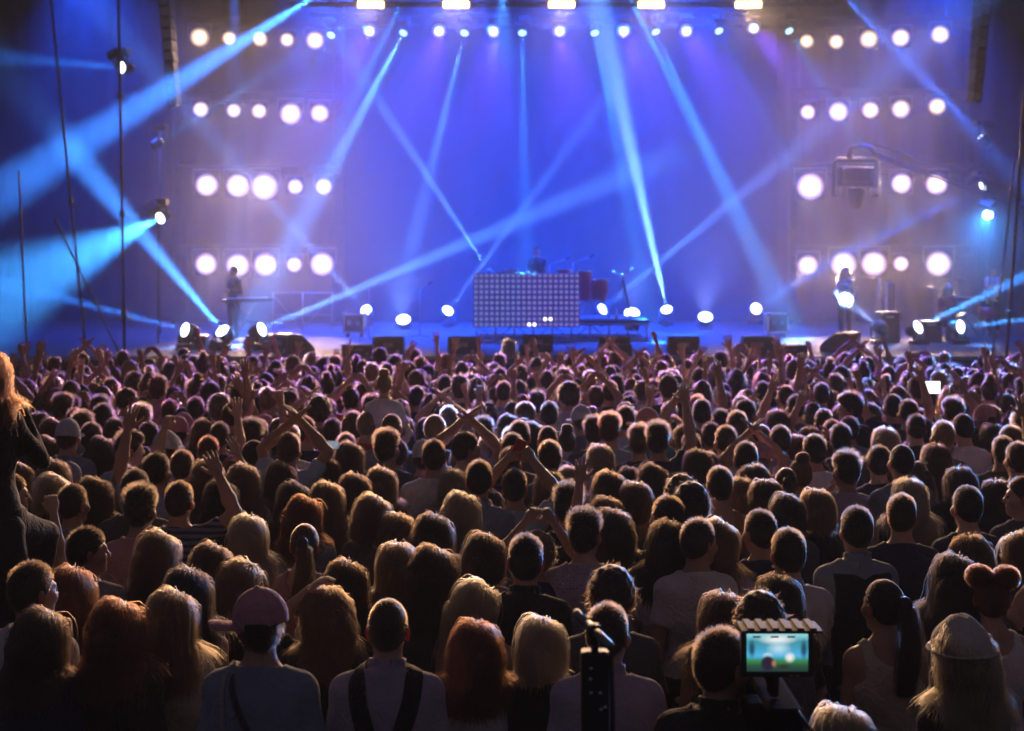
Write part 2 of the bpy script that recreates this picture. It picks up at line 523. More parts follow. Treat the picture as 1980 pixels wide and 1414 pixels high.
# beam lamps: (px, py, depth) -> (px, py, depth), cone angle, watts, colour, where the lamp is
BEAMS = [
    # small beam lamps along the rear truss
    (640, 68, 39.4, 560, 230, 37, 4, 900, CYAN, 'small', 'first small beam lamp of the rear truss, pointing down to the left'),
    (780, 64, 39.4, 640, 330, 36, 6, 5200, (0.079, 0.30, 1), 'small', 'second small beam lamp of the rear truss with a strong slanting beam'),
    (898, 64, 39.4, 835, 320, 36, 4.5, 3600, (0.072, 0.27, 1), 'small', 'third small beam lamp of the rear truss, beam falling slightly left'),
    (1010, 64, 39.4, 1014, 330, 36, 4.5, 1700, CYAN, 'small', 'fourth small beam lamp of the rear truss, beam falling straight down'),
    (1150, 64, 39.4, 1215, 400, 36, 5, 2600, CYAN, 'small', 'fifth small beam lamp of the rear truss, beam falling slightly right'),
    (1268, 62, 39.4, 1420, 400, 36, 5.5, 2400, CYAN, 'small', 'sixth small beam lamp of the rear truss, beam slanting right'),
    (1390, 60, 39.4, 1480, 230, 37, 4, 800, CYAN, 'small', 'seventh small beam lamp of the rear truss, faint beam'),
    (1526, 60, 39.4, 1690, 330, 36, 4.5, 1200, CYAN, 'small', 'eighth small beam lamp at the right end of the rear truss'),
    # lamps on the masts at either side
    (310, 274, 37, 420, 205, 38, 5, 1500, CYAN, 'cool', 'pale lamp on the left mast, upper one with a short beam'),
    (310, 422, 33, -60, 600, 28.2, 28, 9500, (0.043, 0.34, 1), 'cool', 'brilliant pale lamp on the left mast throwing a broad blue cone'),
    (1898, 267, 37, 1680, 30, 39, 5.5, 2300, (0.018, 0.18, 1), 'cool', 'upper pale lamp on the right mast with a blue beam rising left'),
    (1910, 416, 37, 1900, 800, 14, 18, 4200, (0.036, 0.30, 1), 'cool', 'lower pale lamp on the right mast under the jib arm'),
    # lamps on the deck
    (358, 638, 31, 0, 545, 28, 4.2, 3200, (0.022, 0.22, 1), 'floor', 'beam lamp on the deck farthest left, beam flat to the left'),
    (430, 640, 31, 255, 430, 30, 8, 5000, (0.043, 0.28, 1), 'floor', 'beam lamp on the left deck with a steep beam up to the left'),
    (506, 637, 31, 960, 445, 34, 4.2, 6500, (0.108, 0.34, 1), 'floor', 'beam lamp on the left deck with a long beam up to the right'),
    (708, 600, 39.5, 535, 405, 40, 3.2, 4200, (0.079, 0.28, 1), 'floor', 'round floor lamp behind the left drum case, beam up to the left'),
    (866, 601, 39.5, 1100, 285, 41, 3.2, 4200, (0.086, 0.25, 1), 'floor', 'round floor lamp beside the dotted panel, thin beam up to the right'),
    (1165, 598, 39.0, 1520, 305, 39, 4.0, 5200, (0.086, 0.25, 1), 'floor', 'floor lamp under the camera tripod, beam up to the right'),
    (1289, 599, 39.5, 1195, 180, 39, 4.8, 15000, (0.130, 0.34, 1), 'floor', 'round floor lamp right of the riser with the brightest beam'),
    (1462, 597, 39.5, 1585, 520, 40, 4.2, 1100, (0.072, 0.25, 1), 'floor', 'oval floor lamp beside the right drum case'),
    (1700, 632, 33, 1592, 548, 37, 8.9, 800, (0.240, 0.45, 1), 'floor_back', 'beam lamp on the right deck with a beam up to the left'),
    (1775, 633, 33, 2010, 520, 32, 6, 4200, (0.043, 0.30, 1), 'floor', 'beam lamp on the right deck with a beam up to the right'),
    (1857, 632, 33, 2080, 607, 32, 4, 4600, (0.050, 0.34, 1), 'floor', 'beam lamp on the deck farthest right with a nearly flat beam'),
    # behind the desk
    (945, 524, 37.5, 745, 215, 40, 4.6, 7000, (0.086, 0.25, 1), 'floor_small', 'small beam lamp behind the dotted panel, beam up to the left'),
    # hung above the picture
    (632, -22, 34, 120, 300, 28.5, 7.0, 9000, (0.036, 0.24, 1), 'cool', 'beam lamp over the stage throwing a wide blue shaft to the left'),
    (974, -40, 38, 930, 815, 13, 4.2, 5200, (0.058, 0.30, 1), 'small', 'beam lamp above the truss with a vertical pale shaft'),
    (800, -40, 38, 690, 180, 37, 5.0, 2200, CYAN, 'small', 'beam lamp above the truss, shaft slanting left between wash lamps'),
    (1205, -30, 38, 1320, 200, 37, 5.5, 4000, CYAN, 'small', 'beam lamp above the truss, shaft slanting right'),
    (450, -70, 36, 455, 80, 35, 12, 3000, (0.010, 0.17, 1), 'small', 'beam lamp above the left lamp bank, short blue shaft'),
    (1610, -30, 38, 1800, 170, 36, 5, 2600, (0.018, 0.18, 1), 'small', 'beam lamp above the right lamp bank, dim blue shaft'),
    (1900, 360, 39, 1600, 510, 38, 5, 2600, (0.010, 0.12, 1), 'cool', 'beam lamp half hidden by the jib arm, blue shaft to the left'),
    (236, 131, 33, -60, 105, 30, 10, 3600, (0.014, 0.22, 1), 'cool', 'lamp on the tall left mast throwing a flat blue cone'),
]
GLOWS = [
    # wide bright floor wash lamps: px, py, depth, watts, colour, label
    (780, 618, 39.6, 2600, (0.198, 0.29, 1), 'glaring round floor wash lamp left of the dotted panel'),
    (1222, 606, 36.4, 1500, (0.225, 0.37, 1), 'glaring floor wash lamp on the riser under the tripod'),
    (1364, 613, 39.6, 3000, (0.198, 0.30, 1), 'glaring round floor wash lamp right of the riser'),
]
protos = {}
RAD = {'small': .11, 'cool': .13, 'floor': .15, 'floor_small': .08, 'floor_back': .15}
LENS = {'small': 'small_lens', 'cool': 'cool_lens', 'floor': 'pale_lens', 'floor_small': 'small_lens', 'floor_back': 'pale_lens'}
for (px, py, d, tx, ty, td, ang, wt, col, kind, label) in BEAMS:
    p, t = at(px, py, d), at(tx, ty, min(td, d - (5 if d > 35 else 2.2)) if kind == 'floor' else td)
    fst = kind not in protos
    if fst:
        protos[kind] = head_proto(LENS[kind], RAD[kind])
    # the lamp's round face is seen from the crowd, so the head leans a little towards it
    place_head(protos[kind], fst, p, t, label, 'beam lamps', 1 if kind in ('small', 'cool') else -1)
    dirv = (t - p).normalized()
    spot('beam_light', p + dirv * (.04 + RAD[kind] * .45), t, wt * (92 if ang < 9 else 10), ang, col, 1.0, RAD[kind] * .35)
GP = head_proto('pale_lens', .19)
for i, (px, py, d, wt, col, label) in enumerate(GLOWS):
    p = at(px, py, d)
    t = Vector((p.x * .9 + (1 if px < 900 else -1) * -.3, p.y - 3, p.z + 3.4))
    place_head(GP, i == 0, p, t, label, 'floor wash lamps', -1, 1.0)
    spot('floor_wash_light', p + (t - p).normalized() * .12, t, wt * 1.1, 70, col, .9, .18)

# added blue flood lamps, unseen above the stage, that fill the smoke with blue
ADDED_FLOODS = [(-5.0, 38.5, 12.4, 2600), (-1.8, 38.5, 12.6, 2600), (1.8, 38.5, 12.6, 2600), (5.0, 38.5, 12.4, 2600), (-11.5, 37.0, 11.2, 800), (11.5, 37.0, 11.2, 800)]
fp = None
for i, (x, y, z, wt) in enumerate(ADDED_FLOODS):
    p, t = Vector((x, y, z)), Vector((x * .75, 38.0, 1.0))
    if fp is None:
        fp = empty('added_flood_lamp', (0, 0, 0), 'x', 'stage lamp')
        MB().box((0, 0, -.08), (.6, .3, .15), bev=.02).build('housing', M['black'], fp)
        MB().box((0, 0, .002), (.54, .24, .012), bev=.004).build('lens', M['added_flood_lens'] if 'added_flood_lens' in M else new_mat('added_flood_lens', (.1, .1, .5), .3, 0, BLUE, 4, False), fp)
        r = fp
    else:
        r = copy_tree(fp)
    r.location = p
    r.rotation_mode = 'QUATERNION'
    r.rotation_quaternion = aim(t - p)
    tag(r, f'{ORD[i]} added blue flood lamp, unseen above the stage, pointing down into the smoke', 'stage lamp', 'added blue flood lamps')
    spot('added_flood_light', p + (t - p).normalized() * .06, t, wt * 16, 80 if abs(x) < 8 else 110, BLUE, 1, .2)
# ------------------------------------------------------------------ people: bodies grown as one smooth skin
def smin(a, b, k):
    h = np.clip(.5 + .5 * (b - a) / k, 0, 1)
    return b + (a - b) * h - k * h * (1 - h)

def rcone(P, a, b, ra, rb, sc_=None):
    """distance to a tapered limb from a to b"""
    a, b = np.asarray(a, np.float32), np.asarray(b, np.float32)
    if sc_ is not None:
        s_ = np.asarray(sc_, np.float32)
        return rcone(P / s_, a / s_, b / s_, ra, rb) * min(sc_)
    ab = b - a
    t = np.clip((P - a) @ ab / max(float(ab @ ab), 1e-9), 0, 1)
    d = P - a - t[:, None] * ab
    return np.sqrt(np.einsum('ij,ij->i', d, d)) - (ra + (rb - ra) * t)

def ellip(P, c, r):
    q = (P - np.asarray(c, np.float32)) / np.asarray(r, np.float32)
    k0 = np.sqrt(np.einsum('ij,ij->i', q, q)) + 1e-6
    q2 = q / np.asarray(r, np.float32)
    k1 = np.sqrt(np.einsum('ij,ij->i', q2, q2)) + 1e-6
    return k0 * (k0 - 1) / k1

def rotz(P, a, c=(0, -.012)):
    """P turned by -a round the neck axis"""
    if a == 0:
        return P
    x, y = P[:, 0] - c[0], P[:, 1] - c[1]
    ca, sa = math.cos(-a), math.sin(-a)
    return np.stack([ca * x - sa * y + c[0], sa * x + ca * y + c[1], P[:, 2]], 1).astype(np.float32)

def nets(f, xs, ys, zs, project=True):
    """closed surface f = 0 as vertices and quads"""
    xs, ys, zs = (np.asarray(a, np.float32) for a in (xs, ys, zs))
    nx, ny, nz = len(xs), len(ys), len(zs)
    X, Y, Z = np.meshgrid(xs, ys, zs, indexing='ij')
    G = f(np.stack([X.ravel(), Y.ravel(), Z.ravel()], 1)).reshape(nx, ny, nz)
    S = G < 0
    acc = np.zeros((nx - 1, ny - 1, nz - 1, 3), np.float32)
    cnt = np.zeros((nx - 1, ny - 1, nz - 1), np.float32)
    cross = []
    for ax in range(3):
        lo = [slice(None)] * 3
        hi = [slice(None)] * 3
        lo[ax], hi[ax] = slice(0, -1), slice(1, None)
        lo, hi = tuple(lo), tuple(hi)
        g0, g1 = G[lo], G[hi]
        m = S[lo] != S[hi]
        t = np.where(m, g0 / np.where(m, g0 - g1, 1), 0)
        pos = np.stack([A[lo] + (A[hi] - A[lo]) * t for A in (X, Y, Z)], -1) * m[..., None]
        cross.append(m)
        o = [a for a in range(3) if a != ax]
        for d0 in (0, 1):
            for d1 in (0, 1):
                sl = [slice(None)] * 3
                sl[o[0]] = slice(d0, d0 + G.shape[o[0]] - 1)
                sl[o[1]] = slice(d1, d1 + G.shape[o[1]] - 1)
                acc += pos[tuple(sl)]
                cnt += m[tuple(sl)]
    cell = cnt > 0
    idx = np.full(cell.shape, -1, np.int64)
    idx[cell] = np.arange(cell.sum())
    V = acc[cell] / cnt[cell][:, None]
    quads = []
    for ax in range(3):
        m = cross[ax]
        o = [a for a in range(3) if a != ax]
        I = np.argwhere(m)
        ok = (I[:, o[0]] > 0) & (I[:, o[0]] < G.shape[o[0]] - 1) & (I[:, o[1]] > 0) & (I[:, o[1]] < G.shape[o[1]] - 1)
        I = I[ok]
        def cidx(d0, d1):
            J = I.copy()
            J[:, o[0]] -= d0
            J[:, o[1]] -= d1
            return idx[J[:, 0], J[:, 1], J[:, 2]]
        q = np.stack([cidx(1, 1), cidx(0, 1), cidx(0, 0), cidx(1, 0)], 1)
        flip = S[I[:, 0], I[:, 1], I[:, 2]]
        if ax == 1:
            flip = ~flip
        q[~flip] = q[~flip][:, ::-1]
        quads.append(q)
    F_ = np.concatenate(quads)
    if project:
        for _ in range(1):
            e = .002
            d = f(V)
            gr = np.stack([f(V + np.eye(3, dtype=np.float32)[a] * e) - f(V - np.eye(3, dtype=np.float32)[a] * e) for a in range(3)], 1) / (2 * e)
            n2 = np.maximum((gr ** 2).sum(1), .25)
            st = -(d / n2)[:, None] * gr
            V = V + np.clip(st, -.006, .006).astype(np.float32)
    return V, F_

def grid(lo, hi, h):
    return np.arange(lo - 2 * h, hi + 2.5 * h, h)

def np_mesh(name, parts):
    """parts: (vertices, faces, material index) -> one smooth mesh"""
    me = bpy.data.meshes.new(name)
    vs, loops, starts, mats, n, ls = [], [], [], [], 0, 0
    for v, f, mi in parts:
        f = np.asarray(f)
        vs.append(np.asarray(v, np.float32))
        loops.append((f + n).ravel())
        k_ = f.shape[1]
        starts.append(ls + np.arange(len(f)) * k_)
        ls += f.size
        mats.append(np.full(len(f), mi, np.int32) if np.isscalar(mi) else mi)
        n += len(v)
    V = np.concatenate(vs)
    lp = np.concatenate(loops)
    st = np.concatenate(starts)
    me.vertices.add(len(V))
    me.vertices.foreach_set('co', V.ravel())
    me.loops.add(len(lp))
    me.loops.foreach_set('vertex_index', lp.astype(np.int32))
    me.polygons.add(len(st))
    me.polygons.foreach_set('loop_start', st.astype(np.int32))
    me.polygons.foreach_set('material_index', np.concatenate(mats).astype(np.int32))
    me.polygons.foreach_set('use_smooth', np.ones(len(st), bool))
    me.update(calc_edges=True)
    me.validate()
    return me

# ---- joints. facing +Y, right side is +X. key: elbow, wrist, palm normal, hand kind, shoulder lift
ARM = {
    'dn':   ((.245, -.03, 1.14), (.225, .09, .92), (-1, .2, 0), 'relax', 0),
    'fold': ((.255, -.04, 1.16), (.07, .17, 1.17), (0, -1, .3), 'fist', 0),
    'up':   ((.275, .04, 1.66), (.235, .10, 1.915), (0, 1, .1), 'open', .035),
    'fist': ((.27, .05, 1.66), (.20, .08, 1.915), (-.6, .8, 0), 'fist', .035),
    'point': ((.29, .06, 1.64), (.30, .14, 1.90), (0, 1, 0), 'point', .035),
    'bent': ((.37, .05, 1.60), (.23, .10, 1.81), (-.3, .9, 0), 'open', .03),
    'clap': ((.275, .12, 1.64), (.035, .15, 1.85), (-1, .15, -.2), 'open', .03),
    'heart': ((.31, .10, 1.60), (.10, .17, 1.815), (-.6, .7, .2), 'grip', .03),
    'phone': ((.235, .20, 1.50), (.085, .30, 1.70), (-.4, -.3, .3), 'grip', .02),
    'face': ((.25, .15, 1.22), (.105, .17, 1.47), (-.7, -.6, 0), 'relax', 0),
    'head': ((.34, -.02, 1.58), (.09, -.03, 1.76), (0, .2, -1), 'relax', .03),
    'hug': ((.43, .05, 1.36), (.62, .12, 1.44), (0, .6, -.6), 'relax', .01),
    'hip': ((.33, -.07, 1.16), (.20, .02, .99), (-1, 0, 0), 'relax', 0),
}
MANW, WOMW = .88, .78

def head_sdf(P, yaw):
    Q = rotz(P, yaw)
    d = ellip(Q, (0, -.012, 1.668), (.071, .092, .098))
    d = smin(d, ellip(Q, (0, .035, 1.610), (.053, .057, .080)), .035)
    d = smin(d, ellip(Q, (0, .068, 1.556), (.026, .024, .022)), .03)          # chin
    d = smin(d, rcone(Q, (0, .088, 1.655), (0, .106, 1.625), .009, .013), .016)    # nose
    d = smin(d, rcone(Q, (-.03, .078, 1.672), (.03, .078, 1.672), .012, .012), .02)     # brow
    d = smin(d, rcone(Q, (-.016, .088, 1.592), (.016, .088, 1.592), .008, .008), .012)   # lips
    for s in (-1, 1):
        d = smin(d, ellip(Q, (s * .046, .062, 1.625), (.022, .022, .022)), .03)
        d = np.maximum(d, -(ellip(Q, (s * .032, .094, 1.652), (.015, .012, .009))))
    return d

def torso_sdf(P, g, lift=(0, 0)):
    w = MANW if g == 'm' else WOMW
    d = ellip(P, (0, -.005, .95), (.165, .115, .14))
    d = smin(d, ellip(P, (0, 0, 1.10), (.142 * (1 if g == 'm' else .9), .102, .16)), .06)
    d = smin(d, ellip(P, (0, -.005, 1.27), (.172 * w, .118, .18)), .06)
    if g == 'f':
        for s in (-1, 1):
            d = smin(d, ellip(P, (s * .07, .085, 1.29), (.062, .055, .06)), .04)
    else:
        d = smin(d, ellip(P, (0, .05, 1.33), (.14, .07, .09)), .05)
    for s, lf in ((1, lift[0]), (-1, lift[1])):
        d = smin(d, rcone(P, (0, -.02, 1.40), (s * .160 * w, -.008, 1.415 + lf), .075, .056), .05)
        d = smin(d, rcone(P, (0, -.022, 1.50), (s * .14 * w, -.012, 1.425 + lf), .046, .046), .05)
        d = smin(d, ellip(P, (s * .085 * w, -.07, 1.33), (.075, .05, .11)), .05)      # shoulder blade
    return d

def arm_pts(g, key, s, lift):
    w = MANW if g == 'm' else .80
    e, wr, pn, hand, lf = ARM[key]
    sh = np.array((s * .180 * w, -.005, 1.405 + lf))
    e, wr = np.array(e), np.array(wr)
    e[0] *= s * w
    wr[0] *= s * w
    return sh, e, wr, np.array((pn[0] * s, pn[1], pn[2])), hand

def arm_sdf(P, g, key, s):
    sh, e, wr, _, _ = arm_pts(g, key, s, 0)
    k = 1 if g == 'm' else .82
    d = rcone(P, sh, e, .051 * k, .039 * k)
    mid = e + (wr - e) * .35
    d = smin(d, rcone(P, e, mid, .041 * k, .043 * k), .02)
    return smin(d, rcone(P, mid, wr, .043 * k, .027 * k), .02)

def legs_sdf(P, g, sit=False):
    d = None
    for s in (-1, 1):
        if sit:
            pts = ((s * .09, 0, .92), (s * .155, .27, .80), (s * .12, .22, .38), (s * .12, .30, .35))
        else:
            pts = ((s * .09, -.005, .92), (s * .10, .01, .49), (s * .105, -.02, .08), (s * .115, .13, .035))
        q = rcone(P, pts[0], pts[1], .092, .058)
        q = smin(q, rcone(P, pts[1], pts[2], .06, .042), .03)
        q = smin(q, rcone(P, pts[2], pts[3], .042, .035), .03)
        d = q if d is None else smin(d, q, .02)
    return d

def body_sdf(P, g, pose, yaw, sit=False):
    r, l = pose
    lift = (ARM[r][4], ARM[l][4])
    d = torso_sdf(P, g, lift)
    d = smin(d, rcone(P, (0, -.02, 1.44), (0, -.004, 1.60), .058 if g == 'm' else .05, .054 if g == 'm' else .045), .03)
    d = smin(d, head_sdf(P, yaw), .018)
    d = smin(d, arm_sdf(P, g, r, 1), .04)
    d = smin(d, arm_sdf(P, g, l, -1), .04)
    return smin(d, legs_sdf(P, g, sit), .05)

# ---- hands: wrist at the origin, fingers along +Z, palm towards +Y, thumb on -X for a right hand seen from its back
def hand_mesh(kind):
    fx = [-.030, -.010, .011, .030]
    fl = [.068, .078, .072, .056]
    def f(P):
        d = rcone(P, (0, 0, -.05), (0, 0, .01), .027, .024)
        d = smin(d, ellip(P, (0, .002, .052), (.042, .017, .052)), .02)
        for i in range(4):
            a = np.array((fx[i], 0, .088))
            sp = (i - 1.5) * .10
            ln = fl[i]
            if kind == 'open':
                m = a + np.array((math.sin(sp) * ln * .55, .006, ln * .55))
                t = m + np.array((math.sin(sp) * ln * .45, .010, ln * .43))
            elif kind == 'relax':
                m = a + np.array((sp * .02, .022, ln * .48))
                t = m + np.array((0, .030, ln * .30))
            elif kind == 'grip':
                m = a + np.array((0, .036, ln * .36))
                t = m + np.array((0, .030, -ln * .02))
            elif kind == 'point' and i == 0:
                m = a + np.array((-.002, .003, ln * .55))
                t = m + np.array((0, .004, ln * .45))
            else:
                m = a + np.array((0, .034, ln * .20))
                t = m + np.array((0, -.006, -ln * .46))
            d = smin(d, rcone(P, a, m, .0095, .0088), .006)
            d = smin(d, rcone(P, m, t, .0088, .0072), .004)
        b = np.array((-.032, .008, .03))
        if kind in ('open',):
            m, t = b + np.array((-.030, .012, .032)), b + np.array((-.046, .018, .062))
        elif kind == 'relax':
            m, t = b + np.array((-.018, .022, .034)), b + np.array((-.016, .036, .060))
        else:
            m, t = b + np.array((-.012, .030, .030)), b + np.array((.018, .044, .046))
        d = smin(d, rcone(P, b, m, .0135, .011), .012)
        return smin(d, rcone(P, m, t, .011, .0085), .006)
    h = .0062
    return nets(f, grid(-.1, .075, h), grid(-.04, .1, h), grid(-.05, .20, h))

HANDS = {}
def hand_on(kind, g, s, e, wr, pn):
    if kind not in HANDS:
        HANDS[kind] = hand_mesh(kind)
    v, f = HANDS[kind]
    z = (wr - e) / np.linalg.norm(wr - e)
    if kind == 'relax':
        z = z + np.array((0, 0, -.15)) if z[2] < 0 else z
        z /= np.linalg.norm(z)
    y = pn - z * (pn @ z)
    y /= np.linalg.norm(y)
    x = np.cross(y, z)
    k = 1.0 if g == 'm' else .88
    vv = v.copy()
    # seen with the fingers up and the palm ahead, a right thumb points to the body side (-X)
    if s < 0:
        vv[:, 0] *= -1
        f = f[:, ::-1]
    return (vv * k) @ np.stack([x, y, z]) + wr, f

def ear_mesh():
    def f(P):
        d = ellip(P, (0, 0, 0), (.0085, .019, .032))
        return np.maximum(d, -ellip(P, (.008, .004, .002), (.005, .010, .018)))
    h = .0045
    return nets(f, grid(-.012, .012, h), grid(-.022, .022, h), grid(-.036, .036, h))
EAR = ear_mesh()

def rot_np(v, a, c=(0, -.012)):
    ca, sa = math.cos(a), math.sin(a)
    x, y = v[:, 0] - c[0], v[:, 1] - c[1]
    return np.stack([ca * x - sa * y + c[0], sa * x + ca * y + c[1], v[:, 2]], 1)

def uvsphere(c, r, n=8):
    b = MB()
    b.lathe([(max(1e-4, r * math.sin(math.pi * i / n)), -r * math.cos(math.pi * i / n)) for i in range(n + 1)], 10)
    return np.concatenate(b.v) + np.array(c), np.array([q for q in b.f])

ZS_FULL = np.concatenate([np.arange(-.03, .90, .06), np.arange(.92, 1.36, .022), np.arange(1.375, 1.50, .014), np.arange(1.51, 1.80, .0095), np.arange(1.81, 2.02, .014)])
BODIES = {}
def body_data(g, pose, yaw, sit=False):
    key = (g, pose, yaw, sit)
    if key in BODIES:
        return BODIES[key]
    up = any(ARM[k][1][2] > 1.6 for k in pose)
    hug = 'hug' in pose
    zs = ZS_FULL if up else ZS_FULL[ZS_FULL < 1.81]
    wx = .70 if hug else (.47 if up else .36)
    xs = grid(-wx, wx, .0140)
    ys = grid(-.18, .44 if (sit or 'phone' in pose) else .27, .0140)
    v, f = nets(lambda P: body_sdf(P, g, pose, yaw, sit), xs, ys, zs)
    parts = [(v, f, 0)]
    for s, key_ in ((1, pose[0]), (-1, pose[1])):
        sh, e, wr, pn, hk = arm_pts(g, key_, s, 0)
        hv, hf = hand_on(hk, g, s, e, wr, pn)
        parts.append((hv, hf, 0))
        ev = EAR[0].copy()
        ef = EAR[1]
        a = -.35
        if s < 0:
            ev[:, 0] *= -1
            ef = ef[:, ::-1]
        ev = rot_np(ev, s * -a, (0, 0))
        ev += np.array((s * .076, -.004, 1.640))
        parts.append((rot_np(ev, yaw), ef, 1))
        sv, sf = uvsphere((s * .032, .082, 1.652), .0125)
        parts.append((rot_np(sv, yaw), sf, 2))
    me = np_mesh('person_body', parts)
    BODIES[key] = me
    return me

# ---- clothes
def shirt_sdf(P, g, pose, sleeve, thick=.013):
    r, l = pose
    x, y, z = P[:, 0], P[:, 1], P[:, 2]
    fold = .0045 * np.sin(31 * z + 7 * x + 2.5 * np.sin(11 * x + 4 * y)) * np.clip((1.42 - z) * 4, 0, 1) \
        + .004 * np.sin(24 * x + 13 * z + 3 * np.sin(8 * z))
    d = torso_sdf(P, g, (ARM[r][4], ARM[l][4]))
    hem = np.clip((1.12 - z) * .12, 0, .03)
    d = d - thick - hem * .6 + fold
    if sleeve == 'tank':
        d = np.maximum(d, np.abs(x) - (.135 if g == 'm' else .118) - np.clip((1.36 - z), 0, .1) * .9)
        d = np.maximum(d, np.where(np.abs(x) < .075, z - 1.415 - (x / .075) ** 2 * .05, -1) * .7)
    for s, key in ((1, r), (-1, l)):
        sh, e, wr, _, _ = arm_pts(g, key, s, 0)
        k = 1 if g == 'm' else .84
        if sleeve == 'tank':
            continue
        fr = .62 if sleeve == 'tee' else 1.0
        ax = (e - sh)
        ln = np.linalg.norm(ax)
        ax = ax / ln
        end = sh + ax * ln * (fr + .12)
        q = rcone(P, sh, end, .061 * k, (.060 if sleeve == 'tee' else .050) * k) + fold * .9
        if sleeve == 'tee':
            t = (P - sh.astype(np.float32)) @ ax.astype(np.float32)
            q = np.maximum(q, t - ln * fr)
        else:
            q = smin(q, rcone(P, e, wr, .054 * k, .038 * k) + fold * .8, .03)
            ax2 = (wr - e) / np.linalg.norm(wr - e)
            t = (P - e.astype(np.float32)) @ ax2.astype(np.float32)
            q = np.maximum(q, t - np.linalg.norm(wr - e) * .97)
        d = smin(d, q, .035)
    d = np.maximum(d, .86 + .01 * np.sin(20 * x) - z)
    neck = 1.507 - .30 * np.clip(y + .03, -.06, .2) + 3 * np.clip(np.abs(x) - .085, 0, 1)
    if sleeve == 'shirt':
        rr = np.sqrt(x ** 2 + (y + .012) ** 2)
        collar = np.maximum(np.abs(rr - .064) - .007, np.abs(z - (1.520 - .25 * np.clip(y, -.06, .2))) - .024)
        d = smin(np.maximum(d, z - neck), collar, .012)
    else:
        d = np.maximum(d, z - neck)
    return d

SHIRTS = {}
def shirt_data(g, pose, sleeve):
    key = (g, pose, sleeve)
    if key in SHIRTS:
        return SHIRTS[key]
    up = any(ARM[k][1][2] > 1.6 for k in pose)
    wx = .70 if 'hug' in pose and sleeve not in ('tank', 'tee') else .44
    top = 2.0 if (up and sleeve in ('long', 'shirt')) else (1.72 if up else 1.60)
    zs = np.concatenate([np.arange(.82, 1.36, .018), np.arange(1.37, top, .0115)])
    v, f = nets(lambda P: shirt_sdf(P, g, pose, sleeve), grid(-wx, wx, .0125), grid(-.18, .36 if sleeve in ('long', 'shirt') else .24, .0125), zs, True)
    me = np_mesh('top', [(v, f, 0)])
    SHIRTS[key] = me
    return me

TROUSERS = {}
def trousers_data(g, sit=False):
    if (g, sit) not in TROUSERS:
        def f(P):
            d = smin(legs_sdf(P, g, sit), ellip(P, (0, -.005, .95), (.165, .115, .12)), .06) - .014
            d = d + .004 * np.sin(40 * P[:, 2] + 9 * P[:, 0])
            d = np.maximum(d, P[:, 2] - 1.0)
            return d if sit else np.maximum(d, .07 - P[:, 2])
        v, q = nets(f, grid(-.26, .26, .024), grid(-.16, .44 if sit else .16, .024), grid(.40 if sit else .04, 1.02, .03))
        TROUSERS[(g, sit)] = np_mesh('trousers', [(v, q, 0)])
    return TROUSERS[(g, sit)]

# ---- hair: a solid under-shape plus thousands of strands
HC, HR = np.array((0, -.012, 1.668), np.float32), np.array((.071, .092, .098), np.float32)
def hairline(P, k=0.0):
    """positive where no hair grows (face, throat)"""
    return (P[:, 1] - .078 - k) + .95 * (1.712 - P[:, 2])

